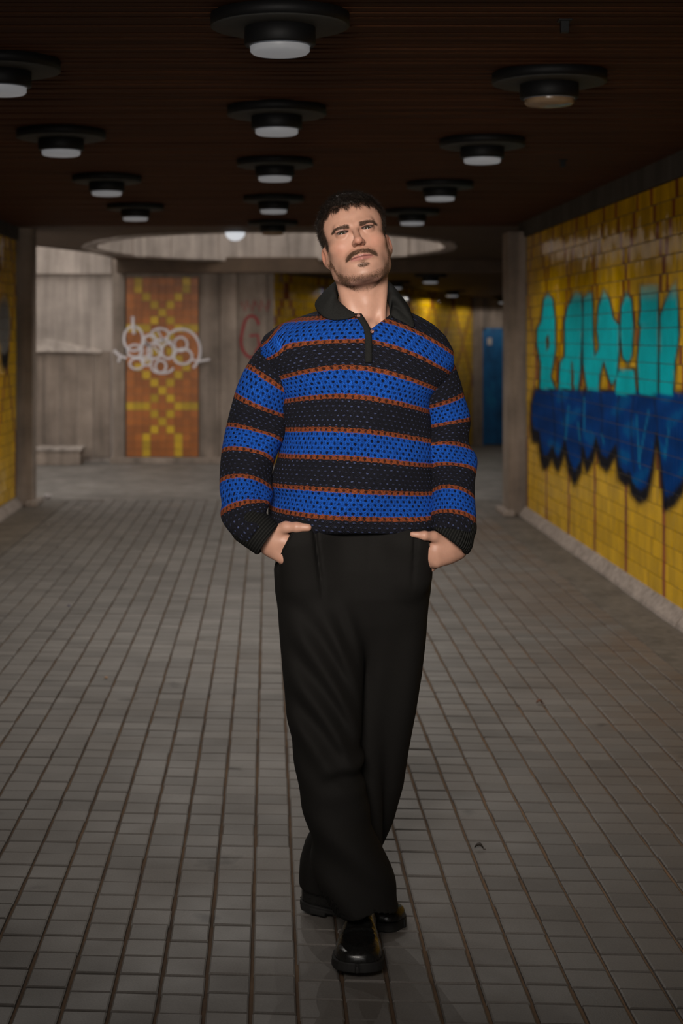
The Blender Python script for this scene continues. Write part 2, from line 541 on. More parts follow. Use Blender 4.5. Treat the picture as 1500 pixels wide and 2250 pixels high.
def tiled_wall(parent, n_u, n_v, u_start, v_start, to_world, paint=None, single=None, phase=0, tw=TW, th=TH):
    """to_world(u, v, h) -> xyz. Tiles picked by single(i, j) become objects, the others one field"""
    V, Fc, C = [], [], []
    picked, tiles = [], []
    painted = np.zeros((n_u, n_v), bool)
    if paint is not None:
        U = (u_start + (np.arange(n_u)[:, None] + np.linspace(0, 1, 4)[None]) * tw).ravel()
        W = (v_start + (np.arange(n_v)[:, None] + np.linspace(0, 1, 6)[None]) * th).ravel()
        m, _ = paint(*np.meshgrid(U, W, indexing='ij'))
        painted = m.reshape(n_u, 4, n_v, 6).max((1, 3)) > .02
    gu, gv = 0.0011, 0.0017
    for i in range(n_u):
        for j in range(n_v):
            u0 = u_start + i * tw; v0 = v_start + j * th
            base = np.array(BRN if motif(i + phase, j) else YEL) * random.uniform(.78, 1.12)
            nu, nv = (2, 5) if painted[i, j] else (1, 1)
            uv, f = tile_patch(u0 + gu, v0 + gv, u0 + tw - gu, v0 + th - gv, nu, nv)
            uv = np.array(uv)
            tu, tv = random.gauss(0, .020), random.gauss(0, .016)
            h = uv[:, 2] + .006 + (uv[:, 0] - u0 - tw / 2) * tu + (uv[:, 1] - v0 - th / 2) * tv
            tiles.append((i, j, uv, f, np.concatenate([np.repeat(base[None], len(uv), 0), np.ones((len(uv), 1))], 1), h))
    pt = [t for t in tiles if painted[t[0], t[1]]]
    if pt:
        au = np.concatenate([t[2] for t in pt]); m, rgb = paint(au[:, 0], au[:, 1]); n = 0
        for t in pt:
            k = len(t[2]); mm = m[n:n + k, None]
            t[4][:, :3] = t[4][:, :3] * (1 - mm) + rgb[n:n + k] * mm; t[4][:, 3] = 1 - mm[:, 0]; n += k
    for i, j, uv, f, col, h in tiles:
        pts = np.stack(np.broadcast_arrays(*to_world(uv[:, 0], uv[:, 1], h)), 1)
        if single is not None and single(i, j):
            picked.append((pts, f, col))
        else:
            n = len(V); V.extend(pts); Fc += [tuple(n + q for q in ff) for ff in f]; C.append(col)

    def paintcols(me, C):
        a = me.attributes.new('paint', 'FLOAT_COLOR', 'POINT')
        a.data.foreach_set('color', C.astype(np.float32).ravel())
    for pts, f, col in picked:
        c = np.mean(np.array(pts), 0)
        o = mesh_obj('tile', np.array(pts) - c, f, M['tile'], parent, loc=tuple(c))
        paintcols(o.data, col)
    if V:
        o = mesh_obj('tile_field', V, Fc, M['tile'], parent); o['kind'] = 'stuff'
        paintcols(o.data, np.concatenate(C))


# right wall
XW = 2.10
mb = MB().box(XW, XW + .3, -9, 12.7, 0, 2.27)
wall_right = mb.build('wall_right', M['grout'])
tag(wall_right, 'yellow glazed tile wall with big cyan and blue graffiti letters', 'wall', kind='structure')
NV = 23
Y0 = 4.0
NU = int((12.66 - Y0) / TW)
I0 = int((7.86 - Y0) / TW)
tiled_wall(wall_right, NU, NV, Y0, .075, lambda u, v, h: (XW - h, u, v), graffiti_right,
           lambda i, j: I0 <= i < I0 + 13, phase=2)
mb = MB().box(XW - .15, XW + .3, 12.7, 12.98, 0, 2.32)
mb.build('end_pillar', M['concrete'], wall_right, bevel=.012)
mb = MB().box(XW - .02, XW + .3, -9, 13.0, 2.275, 2.46)
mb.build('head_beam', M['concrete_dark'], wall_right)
# left wall
XLW = -2.17
mb = MB().box(XLW - .3, XLW, -9, 13.4, 0, 2.30)
wall_left = mb.build('wall_left', M['grout'])
tag(wall_left, 'sliver of yellow glazed tile wall at the left edge', 'wall', kind='structure')
tiled_wall(wall_left, int((13.36 - 11.0) / TW), 23, 11.0, .09, lambda u, v, h: (XLW + h, u, v), graffiti_left, None, phase=5)
mb = MB().box(XLW - .3, XLW + .14, 13.4, 13.62, 0, 2.42)
mb.build('end_pillar', M['concrete'], wall_left, bevel=.012)
mb = MB().box(XLW - .3, XLW + .02, -9, 13.4, 2.29, 2.46)
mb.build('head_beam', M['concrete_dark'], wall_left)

# sloping kerbs at the foot of both walls, cast in lengths
k1 = empty('trim_2', (XW, 8, 0)); tag(k1, 'pale sloping concrete kerb along the foot of the graffiti wall', 'kerb', kind='structure')
k2 = empty('trim_3', (XLW, 8, 0)); tag(k2, 'sloping concrete kerb along the foot of the left tile wall', 'kerb', kind='structure')
for (k, s, xw, y1) in ((k1, -1, XW, 13.0), (k2, 1, XLW, 13.65)):
    y = -9.0
    while y < y1 - .05:
        ye = min(y + 1.2, y1)
        j = random.uniform(-.004, .004)
        poly = [(0, 0), (s * (.062 + j), 0), (s * (.056 + j), .022), (s * .012, .078), (0, .082)]
        mb = MB().prism(poly, y - 8 + .004, ye - 8 - .004)
        fix_normals(mb.build('kerb_stone', M['kerb'], k))
        y += 1.2
for (k, s, x0, y0) in ((k1, -1, XW - .15, 12.62), (k2, 1, XLW + .14, 13.32)):
    mb = MB().box(x0 - .05 - (XW if s < 0 else XLW), x0 + .05 - (XW if s < 0 else XLW), y0 - 8, y0 - 8 + .42, 0, .05)
    mb.build('kerb_return', M['kerb'], k, bevel=.015)

# ================================================================== round hall and side passage
wb = MB().box(-1.80, 0.06, 18.0, 18.3, 0, 2.6)
wall_back = wb.build('wall_back', M['concrete'])
tag(wall_back, 'grey concrete back wall around the orange mosaic panel', 'wall', kind='structure')
# raised concrete boards left and right of the mosaic
for (a, b, e) in ((-1.80, -1.66, .05), (-.80, -.57, .03), (-.56, -.36, .045), (-.35, -.02, .02)):
    mb = MB().box(a, b, 18.0 - e, 18.02, 0.06, 2.4)
    mb.build('board', M['concrete'], wall_back, bevel=.006)
mb = MB().box(-1.82, .05, 17.86, 18.02, 0, .07); mb.build('plinth', M['concrete'], wall_back, bevel=.01)
tp = NT('red_spray_paint'); M['redpaint'] = tp.out(c4(.30, .045, .05), .8, .2)


def ribbon(name, pts, w, mat, parent, y, thick=.0015, taper=False):
    """a sprayed stroke: flat band of width w along pts (x, z) at depth y, facing the camera"""
    pts = [np.array(p, float) for p in pts]; V, f = [], []
    n = len(pts)
    for i, p in enumerate(pts):
        d = pts[min(i + 1, n - 1)] - pts[max(i - 1, 0)]; d /= np.linalg.norm(d) + 1e-9
        nn = np.array((-d[1], d[0])) * w / 2 * ((1 - .7 * i / n) if taper else 1)
        for q in (p + nn, p - nn):
            V += [(q[0], y - thick, q[1])]
    f += [(2 * i, 2 * i + 1, 2 * i + 3, 2 * i + 2) for i in range(n - 1)]
    m = len(V); V += [(a, y, c) for a, b, c in V]
    f += [(m + 2 * i, m + 2 * i + 2, m + 2 * i + 3, m + 2 * i + 1) for i in range(n - 1)]
    f += [(2 * i, 2 * i + 2, m + 2 * i + 2, m + 2 * i) for i in range(n - 1)] + [(2 * i + 1, m + 2 * i + 1, m + 2 * i + 3, 2 * i + 3) for i in range(n - 1)]
    return mesh_obj(name, V, f, mat, parent)


def wpx(px, py, Y): q = P(px, py, Y); return (q[0], q[2])


YB = 17.978
g1 = [wpx(552 + 22 * math.cos(a) * (1 + .1 * math.sin(3 * a)), 740 + 46 * math.sin(a), YB) for a in np.linspace(-.6, -6.0, 28)]
ribbon('red_tag', g1, .032, M['redpaint'], wall_back, YB)
ribbon('red_tag', [wpx(x, y, YB) for x, y in ((548, 738), (566, 736), (570, 760), (560, 775))], .028, M['redpaint'], wall_back, YB)
for k in range(4):
    ribbon('red_tag', [wpx(530 + 16 * k, 664 + 5 * (k % 2), YB), wpx(538 + 16 * k, 684, YB), wpx(543 + 16 * k, 660, YB)], .014, M['redpaint'], wall_back, YB)

# stairwell on the left, open to the sky
mb = MB().box(-4.2, -1.80, 18.2, 18.5, 0, 4.2)
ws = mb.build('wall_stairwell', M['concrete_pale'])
tag(ws, 'pale daylit concrete wall of the stairwell on the left', 'wall', kind='structure')
mb = MB().box(-4.2, -1.83, 18.12, 18.22, 2.19, 2.5); mb.build('upper_band', M['concrete_pale'], ws, bevel=.01)
for k in range(9):
    x0 = -3.6 + k * .195
    mb = MB().box(x0 + .004, x0 + .19, 18.2 - random.uniform(.008, .03), 18.22, 0.05, 1.29)
    mb.build('board', M['concrete'], ws)
# sloping top of the thicker lower wall
V = [(-3.7, 18.2, 1.36), (-2.55, 18.2, 1.44), (-1.95, 18.2, 1.30), (-3.7, 18.13, 1.27), (-2.55, 18.10, 1.29), (-1.95, 18.14, 1.275),
     (-3.7, 18.2, 1.22), (-2.55, 18.2, 1.24), (-1.95, 18.2, 1.24)]
fc = [(0, 3, 4, 1), (1, 4, 5, 2), (3, 6, 7, 4), (4, 7, 8, 5), (2, 5, 8), (0, 6, 3), (0, 1, 7, 6), (1, 2, 8, 7)]
fix_normals(mesh_obj('sloping_ledge', V, fc, M['concrete_pale'], ws))
mb = MB().box(-4.3, -4.0, 13.6, 18.5, 0, 4.2)
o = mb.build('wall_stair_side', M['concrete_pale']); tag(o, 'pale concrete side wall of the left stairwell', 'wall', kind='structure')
blk = empty('concrete_block', (-2.39, 17.85, 0)); tag(blk, 'low concrete block at the foot of the pale stairwell wall', 'block')
MB().box(-.25, .25, -.17, .17, 0, .16).build('block_body', M['concrete'], blk, bevel=.012)
MB().box(-.27, .27, -.19, .19, .16, .20).build('cap_slab', M['concrete_pale'], blk, bevel=.01)

# receding yellow tile wall, far concrete wall with the blue door
A, B = np.array((.06, 18.05)), np.array((3.55, 27.0))
L = np.linalg.norm(B - A); D = (B - A) / L; N2 = np.array((D[1], -D[0]))   # towards the passage
mb = MB()
q = [A, B, B - N2 * .25, A - N2 * .25]
n = 4
V = [(x, y, -.6) for x, y in q] + [(x, y, 2.35) for x, y in q]
wy = mesh_obj('wall_passage', V, [(0, 1, 2, 3), (4, 7, 6, 5), (0, 4, 5, 1), (1, 5, 6, 2), (2, 6, 7, 3), (3, 7, 4, 0)], M['grout'])
fix_normals(wy)
tag(wy, 'receding yellow tile wall with brown diamond lattice behind the man', 'wall', kind='structure')
tiled_wall(wy, int(L / .1), 27, 0, -.5, lambda u, v, h: (A[0] + D[0] * u + N2[0] * h, A[1] + D[1] * u + N2[1] * h, v), None, None, phase=3, tw=.1, th=.1)
mb = MB().box(3.5, 6.1, 27.0, 27.3, -.6, 2.3)
wd = mb.build('wall_far', M['concrete']); tag(wd, 'far concrete wall beside the blue door', 'wall', kind='structure')
mb = MB().box(3.52, 3.70, 26.9, 27.02, -.5, 2.2); mb.build('pier', M['concrete'], wd, bevel=.01)
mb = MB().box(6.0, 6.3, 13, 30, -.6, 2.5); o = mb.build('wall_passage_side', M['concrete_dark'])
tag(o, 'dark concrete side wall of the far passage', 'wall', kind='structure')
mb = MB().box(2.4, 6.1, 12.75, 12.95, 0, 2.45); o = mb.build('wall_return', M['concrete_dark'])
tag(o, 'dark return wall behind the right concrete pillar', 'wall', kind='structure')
t = NT('blue_door_paint'); g = t.n('ShaderNodeNewGeometry').outputs['Position']
M['door'] = t.out(t.ramp(t.noise(3, 5, .7, t.mapping(g, (2, 2, .8))), [(.3, (.004, .06, .17)), (.55, (.006, .125, .34)), (.75, (.008, .22, .42))]), .45, .4)
door = empty('door_1', (3.99, 26.96, -.43)); tag(door, 'blue painted metal door at the far end of the passage', 'door', kind='structure')
MB().box(-.25, .25, -.03, .03, 0.03, 2.0).build('door_leaf', M['door'], door, bevel=.008)
for (a, b, c, d) in ((-.285, -.25, 0, 2.04), (.25, .285, 0, 2.04), (-.285, .285, 2.0, 2.04)):
    MB().box(a, b, -.04, .05, c, d).build('door_frame', M['door'], door)
MB().box(-.21, -.13, -.04, -.028, 1.75, 1.87).build('notice_sticker', m_plain('white_sticker', (.5, .45, .42), .6), door)
MB().box(.17, .2, -.075, -.03, .95, 1.07).build('door_handle', M['black_metal'], door, bevel=.005)

# ================================================================== orange mosaic panel
pan = empty('mosaic_panel', (-1.225, 17.97, .076))
tag(pan, 'orange and yellow mosaic panel with crosses under a white graffiti tag', 'mosaic')
PWD, PHT = .83, 2.068
MB().box(-PWD / 2, PWD / 2, -.012, .028, 0, PHT).build('backing', M['grout'], pan)
PAT = {0: (1, 7), 1: (1, 7), 2: (2, 6), 3: (3, 5), 4: (4,), 5: (3, 5), 6: (0, 1, 2, 6, 7, 8), 7: (3, 5), 8: (4,), 9: (3, 5), 10: (2, 6), 11: (1, 7), 12: (2, 6),
       13: (3, 5), 14: (4,), 15: (3, 5), 16: (0, 1, 2, 6, 7, 8), 17: (3, 5), 18: (4,), 19: (3, 5), 20: (2, 6), 21: (2, 6), 22: (2, 6)}


def mosaic_mat(name, c):
    t = NT(name); r = t.n('ShaderNodeObjectInfo').outputs['Random']; co = t.coord()
    a = t.mix(r, c4(*[x * .72 for x in c]), c4(*[min(1, x * 1.12) for x in c]))
    br = t.n('ShaderNodeTexBrick'); br.offset = 0
    t.t.links.new(t.mapping(co, (1, 1, 1), (math.radians(90), 0, 0)), br.inputs[0])
    br.inputs['Scale'].default_value = 1; br.inputs['Brick Width'].default_value = .0225; br.inputs['Row Height'].default_value = .0225
    br.inputs['Mortar Size'].default_value = .0016
    br.inputs['Color1'].default_value = (1, 1, 1, 1); br.inputs['Color2'].default_value = (.86, .86, .86, 1); br.inputs['Mortar'].default_value = (.5, .5, .5, 1)
    return t.out(t.mix(1, a, br.outputs[0], 'MULTIPLY'), .3, .45)


MO, MY = mosaic_mat('orange_mosaic', (.50, .150, .020)), mosaic_mat('yellow_mosaic', (.72, .45, .012))
cw, ch = PWD / 9, PHT / 23
tm = []
for mm in (MO, MY):
    b = MB().box(-cw / 2 + .002, cw / 2 - .002, -.022, -.01, -ch / 2 + .002, ch / 2 - .002)
    me = bpy.data.meshes.new('mosaic_tile'); me.from_pydata(b.v, [], b.f); me.materials.append(mm); tm.append(me)
for r in range(23):
    for c in range(9):
        o = bpy.data.objects.new('mosaic_tile', tm[1 if c in PAT[r] else 0])
        o.location = (-PWD / 2 + (c + .5) * cw, random.uniform(-.002, .002), PHT - (r + .5) * ch)
        link(o, pan)
t = NT('white_spray_paint'); g = t.n('ShaderNodeNewGeometry').outputs['Position']
M['whitepaint'] = t.out(t.ramp(t.noise(9, 4, .7, g), [(.3, (.62, .57, .59)), (.7, (.85, .81, .83))]), .8, .2)
YG = 17.942


def gpx(cx, cy): return wpx(200 + cx / 4.09, 480 + cy / 4.09, YG)


def loop(cx, cy, rx, ry, a0=0, a1=2 * math.pi, n=30, rot=0):
    r = []
    for a in np.linspace(a0, a1, n):
        x, y = rx * math.cos(a), ry * math.sin(a)
        r.append(gpx(cx + x * math.cos(rot) - y * math.sin(rot), cy + x * math.sin(rot) + y * math.cos(rot)))
    return r


tagp = empty('graffiti_tag', (1.225, -17.97, -.076), pan)
strokes = [(loop(380, 1080, 85, 110, -1.4, 5.0), .045), ([gpx(375, 880), gpx(376, 940), gpx(384, 1040)], .055), (loop(395, 1190, 70, 55), .04),
           (loop(410, 1305, 62, 48), .04), (loop(620, 1040, 78, 50), .045), (loop(570, 1190, 62, 70), .045), (loop(690, 1190, 55, 70), .045),
           (loop(625, 1330, 48, 55), .04), (loop(640, 1330, 100, 60, .2, 3.4), .04), (loop(490, 1200, 50, 75), .04),
           (loop(805, 1130, 58, 62), .04), (loop(825, 1240, 82, 68), .045), (loop(810, 1190, 170, 195, -2.2, .9, 30), .048),
           (loop(535, 1090, 60, 40, 2, 5.5), .05), (loop(500, 1280, 45, 40), .04), (loop(640, 1130, 90, 40, 3, 6), .045),
           ([gpx(205, 1185), gpx(260, 1235), gpx(320, 1255)], .05), ([gpx(245, 1290), gpx(262, 1240)], .04), ([gpx(900, 1265), gpx(960, 1285), gpx(1065, 1265)], .04),
           ([gpx(600, 1010), gpx(650, 1100), gpx(560, 1150), gpx(640, 1240)], .035), ([gpx(330, 1230), gpx(420, 1260), gpx(520, 1230)], .035)]
for k, (pts, w) in enumerate(strokes):
    ribbon('paint_stroke', pts, w * .62, M['whitepaint'], tagp, YG - .0012 * (k % 4))

# ================================================================== ceiling lamps
t = NT('lamp_diffuser_glow')
t.b.inputs['Emission Color'].default_value = (0.96, 0.96, 1.0, 1); t.b.inputs['Emission Strength'].default_value = LAMP_GLOW
t.out(c4(.25, .25, .25), .4, .3); M['glow'] = t.m
t = NT('dome_lamp_glow'); t.b.inputs['Emission Color'].default_value = (0.92, 0.95, 1.0, 1); t.b.inputs['Emission Strength'].default_value = .6
t.out(c4(.5, .5, .5), .4, .4); M['dome_glow'] = t.m
M['glass_off'] = m_plain('unlit_lamp_reflector', (.30, .20, .12), .25, .5, .3, 12)
M['rim'] = m_plain('lamp_rim_steel', (.20, .23, .28), .35, .5)


def lamp_meshes():
    out = {}
    out['flange'] = (MB().lathe([(.165, 0), (.2, -.002), (.2, -.036), (.19, -.040), (.1, -.040)], 48), 'flange_grey')
    out['flange_edge'] = (MB().lathe([(.198, .001), (.2025, 0), (.2025, -.036), (.199, -.036)], 48), 'black_metal')
    out['lamp_can'] = (MB().lathe([(.09, -.03), (.104, -.034), (.104, -.088), (.100, -.092), (.0905, -.092), (.0905, -.075)], 40), 'black_metal')
    out['rim_ring'] = (MB().lathe([(.0905, -.080), (.0905, -.0925), (.0875, -.0945), (.0875, -.080)], 40), 'rim')
    out['diffuser'] = (MB().lathe([(.084, -.078), (.0868, -.088), (.0868, -.108), (.080, -.1145), (.04, -.118), (.002, -.1185)], 40), 'glow')
    return out


LM = {}
for nm, (b, mt) in lamp_meshes().items():
    me = bpy.data.meshes.new(nm); me.from_pydata(b.v, [], b.f); me.materials.append(M[mt])
    me.polygons.foreach_set('use_smooth', np.ones(len(me.polygons), bool))
    bm = bmesh.new(); bm.from_mesh(me); bmesh.ops.recalc_face_normals(bm, faces=bm.faces[:]); bm.to_mesh(me); bm.free()
    LM[nm] = me
off_me = LM['diffuser'].copy(); off_me.materials.clear(); off_me.materials.append(M['glass_off'])


def ceiling_lamp(x, y, z, label, lit=True, power=LAMP_POWER, blend=.55):
    r = empty('ceiling_light', (x, y, z)); tag(r, label, 'ceiling lamp', 'round ceiling lamps')
    for nm in LM:
        me = LM[nm]
        if nm == 'diffuser' and not lit: me = off_me
        o = bpy.data.objects.new(nm, me); link(o, r)
        if nm in ('rim_ring',) and not lit: o.data = LM['rim_ring']
    if lit:
        l = bpy.data.lights.new('lamp_light', 'SPOT')
        l.energy = power; l.color = (1.0, .95, .88); l.spot_size = math.radians(156 if blend > .5 else 178); l.spot_blend = blend; l.shadow_soft_size = 0.0
        lo = bpy.data.objects.new('lamp_light', l); lo.location = (0, 0, -.128); link(lo, r)
    return r


mid = [(4.54, 1), (6.36, 1), (8.25, 1), (10.4, 1), (12.6, 0)]
names = ['nearest', 'second', 'third', 'fourth', 'fifth']
for (y, lit), nm in zip(mid, names):
    ceiling_lamp(.033, y, ZC, f'{nm} round lamp from the front in the middle row, ' + ('lit pale white' if lit else 'unlit black'), lit, LAMP_POWER * (.25 if y < 5 else 1))
for (y, nm) in zip((5.29, 7.09, 9.09, 11.05), names):
    ceiling_lamp(-.945 if y > 6 else -.91, y, ZC, f'{nm} lit round lamp from the front in the left row', True, LAMP_POWER * (.45 if y < 6 else 1))
for (y, nm) in zip((5.55, 7.4, 9.45, 11.5), names):
    ceiling_lamp((1.0, 1.015, 1.04, 1.06)[names.index(nm)], y, ZC, f'{nm} round lamp from the front in the right row, ' + ('unlit with a brown reflector' if y < 6 else 'lit'), y > 6)
for (px, py, Y, lb) in ((945, 620, 19, 'lit lamp above the far passage, nearest and largest of its three'), (993, 650, 24, 'small lit lamp above the far passage, left of the blue door'),
                        (1107, 665, 26, 'small far lamp beside the right concrete pillar above the blue door'), (868, 633, 21, "lit far lamp just beside the man's collar")):
    q = P(px, py, Y)
    ceiling_lamp(q[0], q[1], q[2] + .1, lb, True, 11.0, .15)
dm = empty('dome_light', (-.295, 13.72, zrot(13.72))); tag(dm, 'small white half-dome lamp at the rim of the oval skylight', 'ceiling lamp')
o = MB().lathe([(.0895, 0)] + [(.088 * math.cos(a), -.012 - .075 * math.sin(a)) for a in np.linspace(0, 1.5, 10)], 32).build('dome_glass', M['dome_glow'], dm, True); fix_normals(o)
o = MB().lathe([(.094, .002), (.094, -.012), (.088, -.013)], 32).build('dome_base', M['rim'], dm, True); fix_normals(o)
dl = bpy.data.lights.new('lamp_light', 'SPOT'); dl.energy = 20; dl.color = (1, .95, .88); dl.spot_size = math.radians(170); dl.spot_blend = .5; dl.shadow_soft_size = 0
dlo = bpy.data.objects.new('lamp_light', dl); dlo.location = (0, 0, -.10); link(dlo, dm)
# small dark stubs hanging from the ceiling
for (px, py, lb) in ((1240, 50, 'small dark stub on the ceiling slats at the upper right'), (1236, 355, 'small dark stub hanging above the lit right lamp row')):
    Yq = .93 * F / (CY - py)
    q = P(px, py, Yq)
    r = empty('ceiling_bracket', (q[0], q[1], ZC)); tag(r, lb, 'bracket')
    MB().box(-.012, .012, -.012, .012, -.04, .002).build('stem', M['black_metal'], r, bevel=.002)
    MB().box(-.02, .02, -.02, .02, -.006, .002).build('mounting_plate', M['black_metal'], r, bevel=.002)

# ================================================================== litter
def crumple(name, px, py, size, col, label, cat, flat=.5, seed=1):
    Yq = CAMH * F / (py - CY)
    q = P(px, py, Yq)
    bm = bmesh.new(); bmesh.ops.create_icosphere(bm, subdivisions=2, radius=size / 2)
    rr = random.Random(seed)
    for v in bm.verts:
        v.co *= rr.uniform(.72, 1.15); v.co.z *= flat
    zmin = min(v.co.z for v in bm.verts)
    for v in bm.verts: v.co.z -= zmin
    me = bpy.data.meshes.new(name); bm.to_mesh(me); bm.free()
    me.materials.append(m_plain(label.replace(' ', '_')[:30], col, .7))
    o = bpy.data.objects.new(name, me); o.location = (q[0], q[1], .002); link(o)
    return tag(o, label, cat)


def leaf(px, py, length, col, label, rot, seed):
    Yq = CAMH * F / (py - CY); q = P(px, py, Yq); rr = random.Random(seed)
    V, fc = [], []; n = 8
    for i in range(n + 1):
        s = i / n; w = .32 * length * math.sin(math.pi * s ** .8) + .0006
        zc = .002 + .012 * math.sin(math.pi * s) * rr.uniform(.7, 1)
        for k in (-1, 0, 1): V.append(((s - .5) * length, k * w, zc + abs(k) * .006))
    for i in range(n):
        for k in range(2):
            a = i * 3 + k; fc.append((a, a + 1, a + 4, a + 3))
    r = empty('dry_leaf', (q[0], q[1], .001)); r.rotation_euler.z = rot; tag(r, label, 'leaf')
    mt = m_plain(label.replace(' ', '_')[:30], col, .8)
    o = mesh_obj('leaf_blade', V, fc, mt, r, True)
    sm = o.modifiers.new('thick', 'SOLIDIFY'); sm.thickness = .0012
    MB().box(length * .45, length * .75, -.0008, .0008, .002, .0045).build('leaf_stalk', mt, r)


crumple('paper_scrap', 105, 1097, .075, (.38, .34, .33), 'crumpled whitish paper scrap beside the left pillar foot', 'litter', .7, 3)
crumple('paper_scrap', 106, 1154, .022, (.45, .42, .38), 'tiny white paper crumb on the paving below the left pillar', 'litter', .5, 4)
crumple('bottle_cap', 151, 1333, .016, (.06, .05, .13), 'small purple cap lying on the pavers at the left', 'litter', .5, 5)
crumple('paper_scrap', 233, 1491, .017, (.42, .25, .14), 'tiny orange paper crumb on the left paving', 'litter', .4, 6)
leaf(1052, 1868, .026, (.035, .025, .018), 'dark dry leaf on the pavers right of the rear shoe', -.3, 1)
leaf(1185, 1548, .028, (.16, .06, .03), 'reddish dry leaf on the right-hand pavers', .2, 2)
# ================================================================== implicit surfaces
def v3(*a): return np.array(a, np.float32)


def smin(a, b, k): 
    h = np.clip(.5 + .5 * (b - a) / k, 0, 1)
    return b * (1 - h) + a * h - k * h * (1 - h)


def smax(a, b, k): return -smin(-a, -b, k)


def ell(p, c, r):
    q = p - np.asarray(c, np.float32); r = np.asarray(r, np.float32)
    k0 = np.sqrt(((q / r) ** 2).sum(1)); k1 = np.sqrt(((q / (r * r)) ** 2).sum(1)) + 1e-9
    return k0 * (k0 - 1) / k1


def cap(p, a, b, ra, rb):
    a = np.asarray(a, np.float32); b = np.asarray(b, np.float32)
    ab = b - a; t = np.clip(((p - a) @ ab) / float(ab @ ab + 1e-12), 0, 1)
    q = p - a - t[:, None] * ab
    return np.sqrt((q * q).sum(1)) - (ra + (rb - ra) * t)


def polygonize(sdf, lo, hi, h, B=8, margin=1.6):
    """surface nets over the active blocks of a grid"""
    lo = np.asarray(lo, np.float32); hi = np.asarray(hi, np.float32)
    nb = np.ceil((hi - lo) / (h * B)).astype(int)
    n = nb * B
    D = np.empty(n, np.float32)
    bi = np.stack(np.meshgrid(*[np.arange(k) for k in nb], indexing='ij'), -1).reshape(-1, 3)
    cen = lo + (bi * B + (B - 1) / 2) * h
    dc = sdf(cen.astype(np.float32))
    act = np.abs(dc) < B * h * .87 * margin
    loc = np.stack(np.meshgrid(*[np.arange(B)] * 3, indexing='ij'), -1).reshape(-1, 3)
    D5 = D.reshape(nb[0], B, nb[1], B, nb[2], B)
    far = np.where(dc < 0, -1.0, 1.0)
    D5[:] = far.reshape(nb)[:, None, :, None, :, None]
    ab = bi[act]
    for s in range(0, len(ab), 400):
        bb = ab[s:s + 400]
        pts = (lo + (bb[:, None, :] * B + loc[None]) * h).reshape(-1, 3).astype(np.float32)
        d = sdf(pts).reshape(len(bb), B, B, B)
        for k, (i, j, l) in enumerate(bb): D5[i, :, j, :, l, :] = d[k]
    ins = D < 0
    c = ins[:-1, :-1, :-1].astype(np.int8)
    tot = np.zeros(c.shape, np.int8)
    for dx in (0, 1):
        for dy in (0, 1):
            for dz in (0, 1):
                tot += ins[dx:n[0] - 1 + dx, dy:n[1] - 1 + dy, dz:n[2] - 1 + dz]
    cells = np.argwhere((tot > 0) & (tot < 8))
    idx = np.full(c.shape, -1, np.int32); idx[tuple(cells.T)] = np.arange(len(cells))
    corner = [(a, b_, c_) for a in (0, 1) for b_ in (0, 1) for c_ in (0, 1)]
    val = np.stack([D[cells[:, 0] + a, cells[:, 1] + b_, cells[:, 2] + c_] for a, b_, c_ in corner], 1)
    acc = np.zeros((len(cells), 3), np.float32); cnt = np.zeros(len(cells), np.float32)
    for i in range(8):
        for j in range(i + 1, 8):
            ci, cj = np.array(corner[i]), np.array(corner[j])
            if np.abs(ci - cj).sum() != 1: continue
            m = (val[:, i] < 0) != (val[:, j] < 0)
            t = np.where(m, val[:, i] / (val[:, i] - val[:, j] + 1e-12), 0)
            acc += (ci + t[:, None] * (cj - ci)) * m[:, None]; cnt += m
    verts = lo + (cells + acc / cnt[:, None]) * h
    quads = []
    for ax in range(3):
        o1, o2 = [k for k in range(3) if k != ax]
        sl0 = [slice(None)] * 3; sl1 = [slice(None)] * 3
        sl0[ax] = slice(0, n[ax] - 1); sl1[ax] = slice(1, n[ax])
        e = np.argwhere(ins[tuple(sl0)] != ins[tuple(sl1)])
        ok = (e[:, o1] > 0) & (e[:, o2] > 0) & (e[:, o1] < n[o1] - 1) & (e[:, o2] < n[o2] - 1)
        e = e[ok]
        flip = ins[tuple(sl0)][tuple(e.T)]
        q = []
        for (a, b_) in ((-1, -1), (0, -1), (0, 0), (-1, 0)):
            k = e.copy(); k[:, o1] += a; k[:, o2] += b_
            q.append(idx[tuple(k.T)])
        q = np.stack(q, 1)
        if ax == 1: flip = ~flip
        q[~flip] = q[~flip][:, ::-1]
        quads.append(q)
    quads = np.concatenate(quads)
    quads = quads[(quads >= 0).all(1)]
    return verts, quads


def np_mesh(name, verts, quads, mat, parent=None, smooth=True):
    me = bpy.data.meshes.new(name)
    me.vertices.add(len(verts)); me.vertices.foreach_set('co', np.asarray(verts, np.float32).ravel())
    k = quads.shape[1]
    me.loops.add(quads.size); me.loops.foreach_set('vertex_index', quads.astype(np.int32).ravel())
    me.polygons.add(len(quads)); me.polygons.foreach_set('loop_start', np.arange(0, quads.size, k, dtype=np.int32))
    me.update(calc_edges=True); me.validate()
    if smooth: me.polygons.foreach_set('use_smooth', np.ones(len(me.polygons), bool))
    me.materials.append(mat)
    o = bpy.data.objects.new(name, me)
    return link(o, parent)


def relax(v, q, it=2, lam=.5):
    """Laplacian smoothing of a quad mesh"""
    e = np.concatenate([q[:, [0, 1]], q[:, [1, 2]], q[:, [2, 3]], q[:, [3, 0]]])
    e = np.concatenate([e, e[:, ::-1]])
    cnt = np.bincount(e[:, 0], minlength=len(v))[:, None] + 1e-9
    v = v.astype(np.float64)
    for _ in range(it):
        s = np.stack([np.bincount(e[:, 0], weights=v[e[:, 1], k], minlength=len(v)) for k in range(3)], 1) / cnt
        v = v + lam * (s - v)
    return v


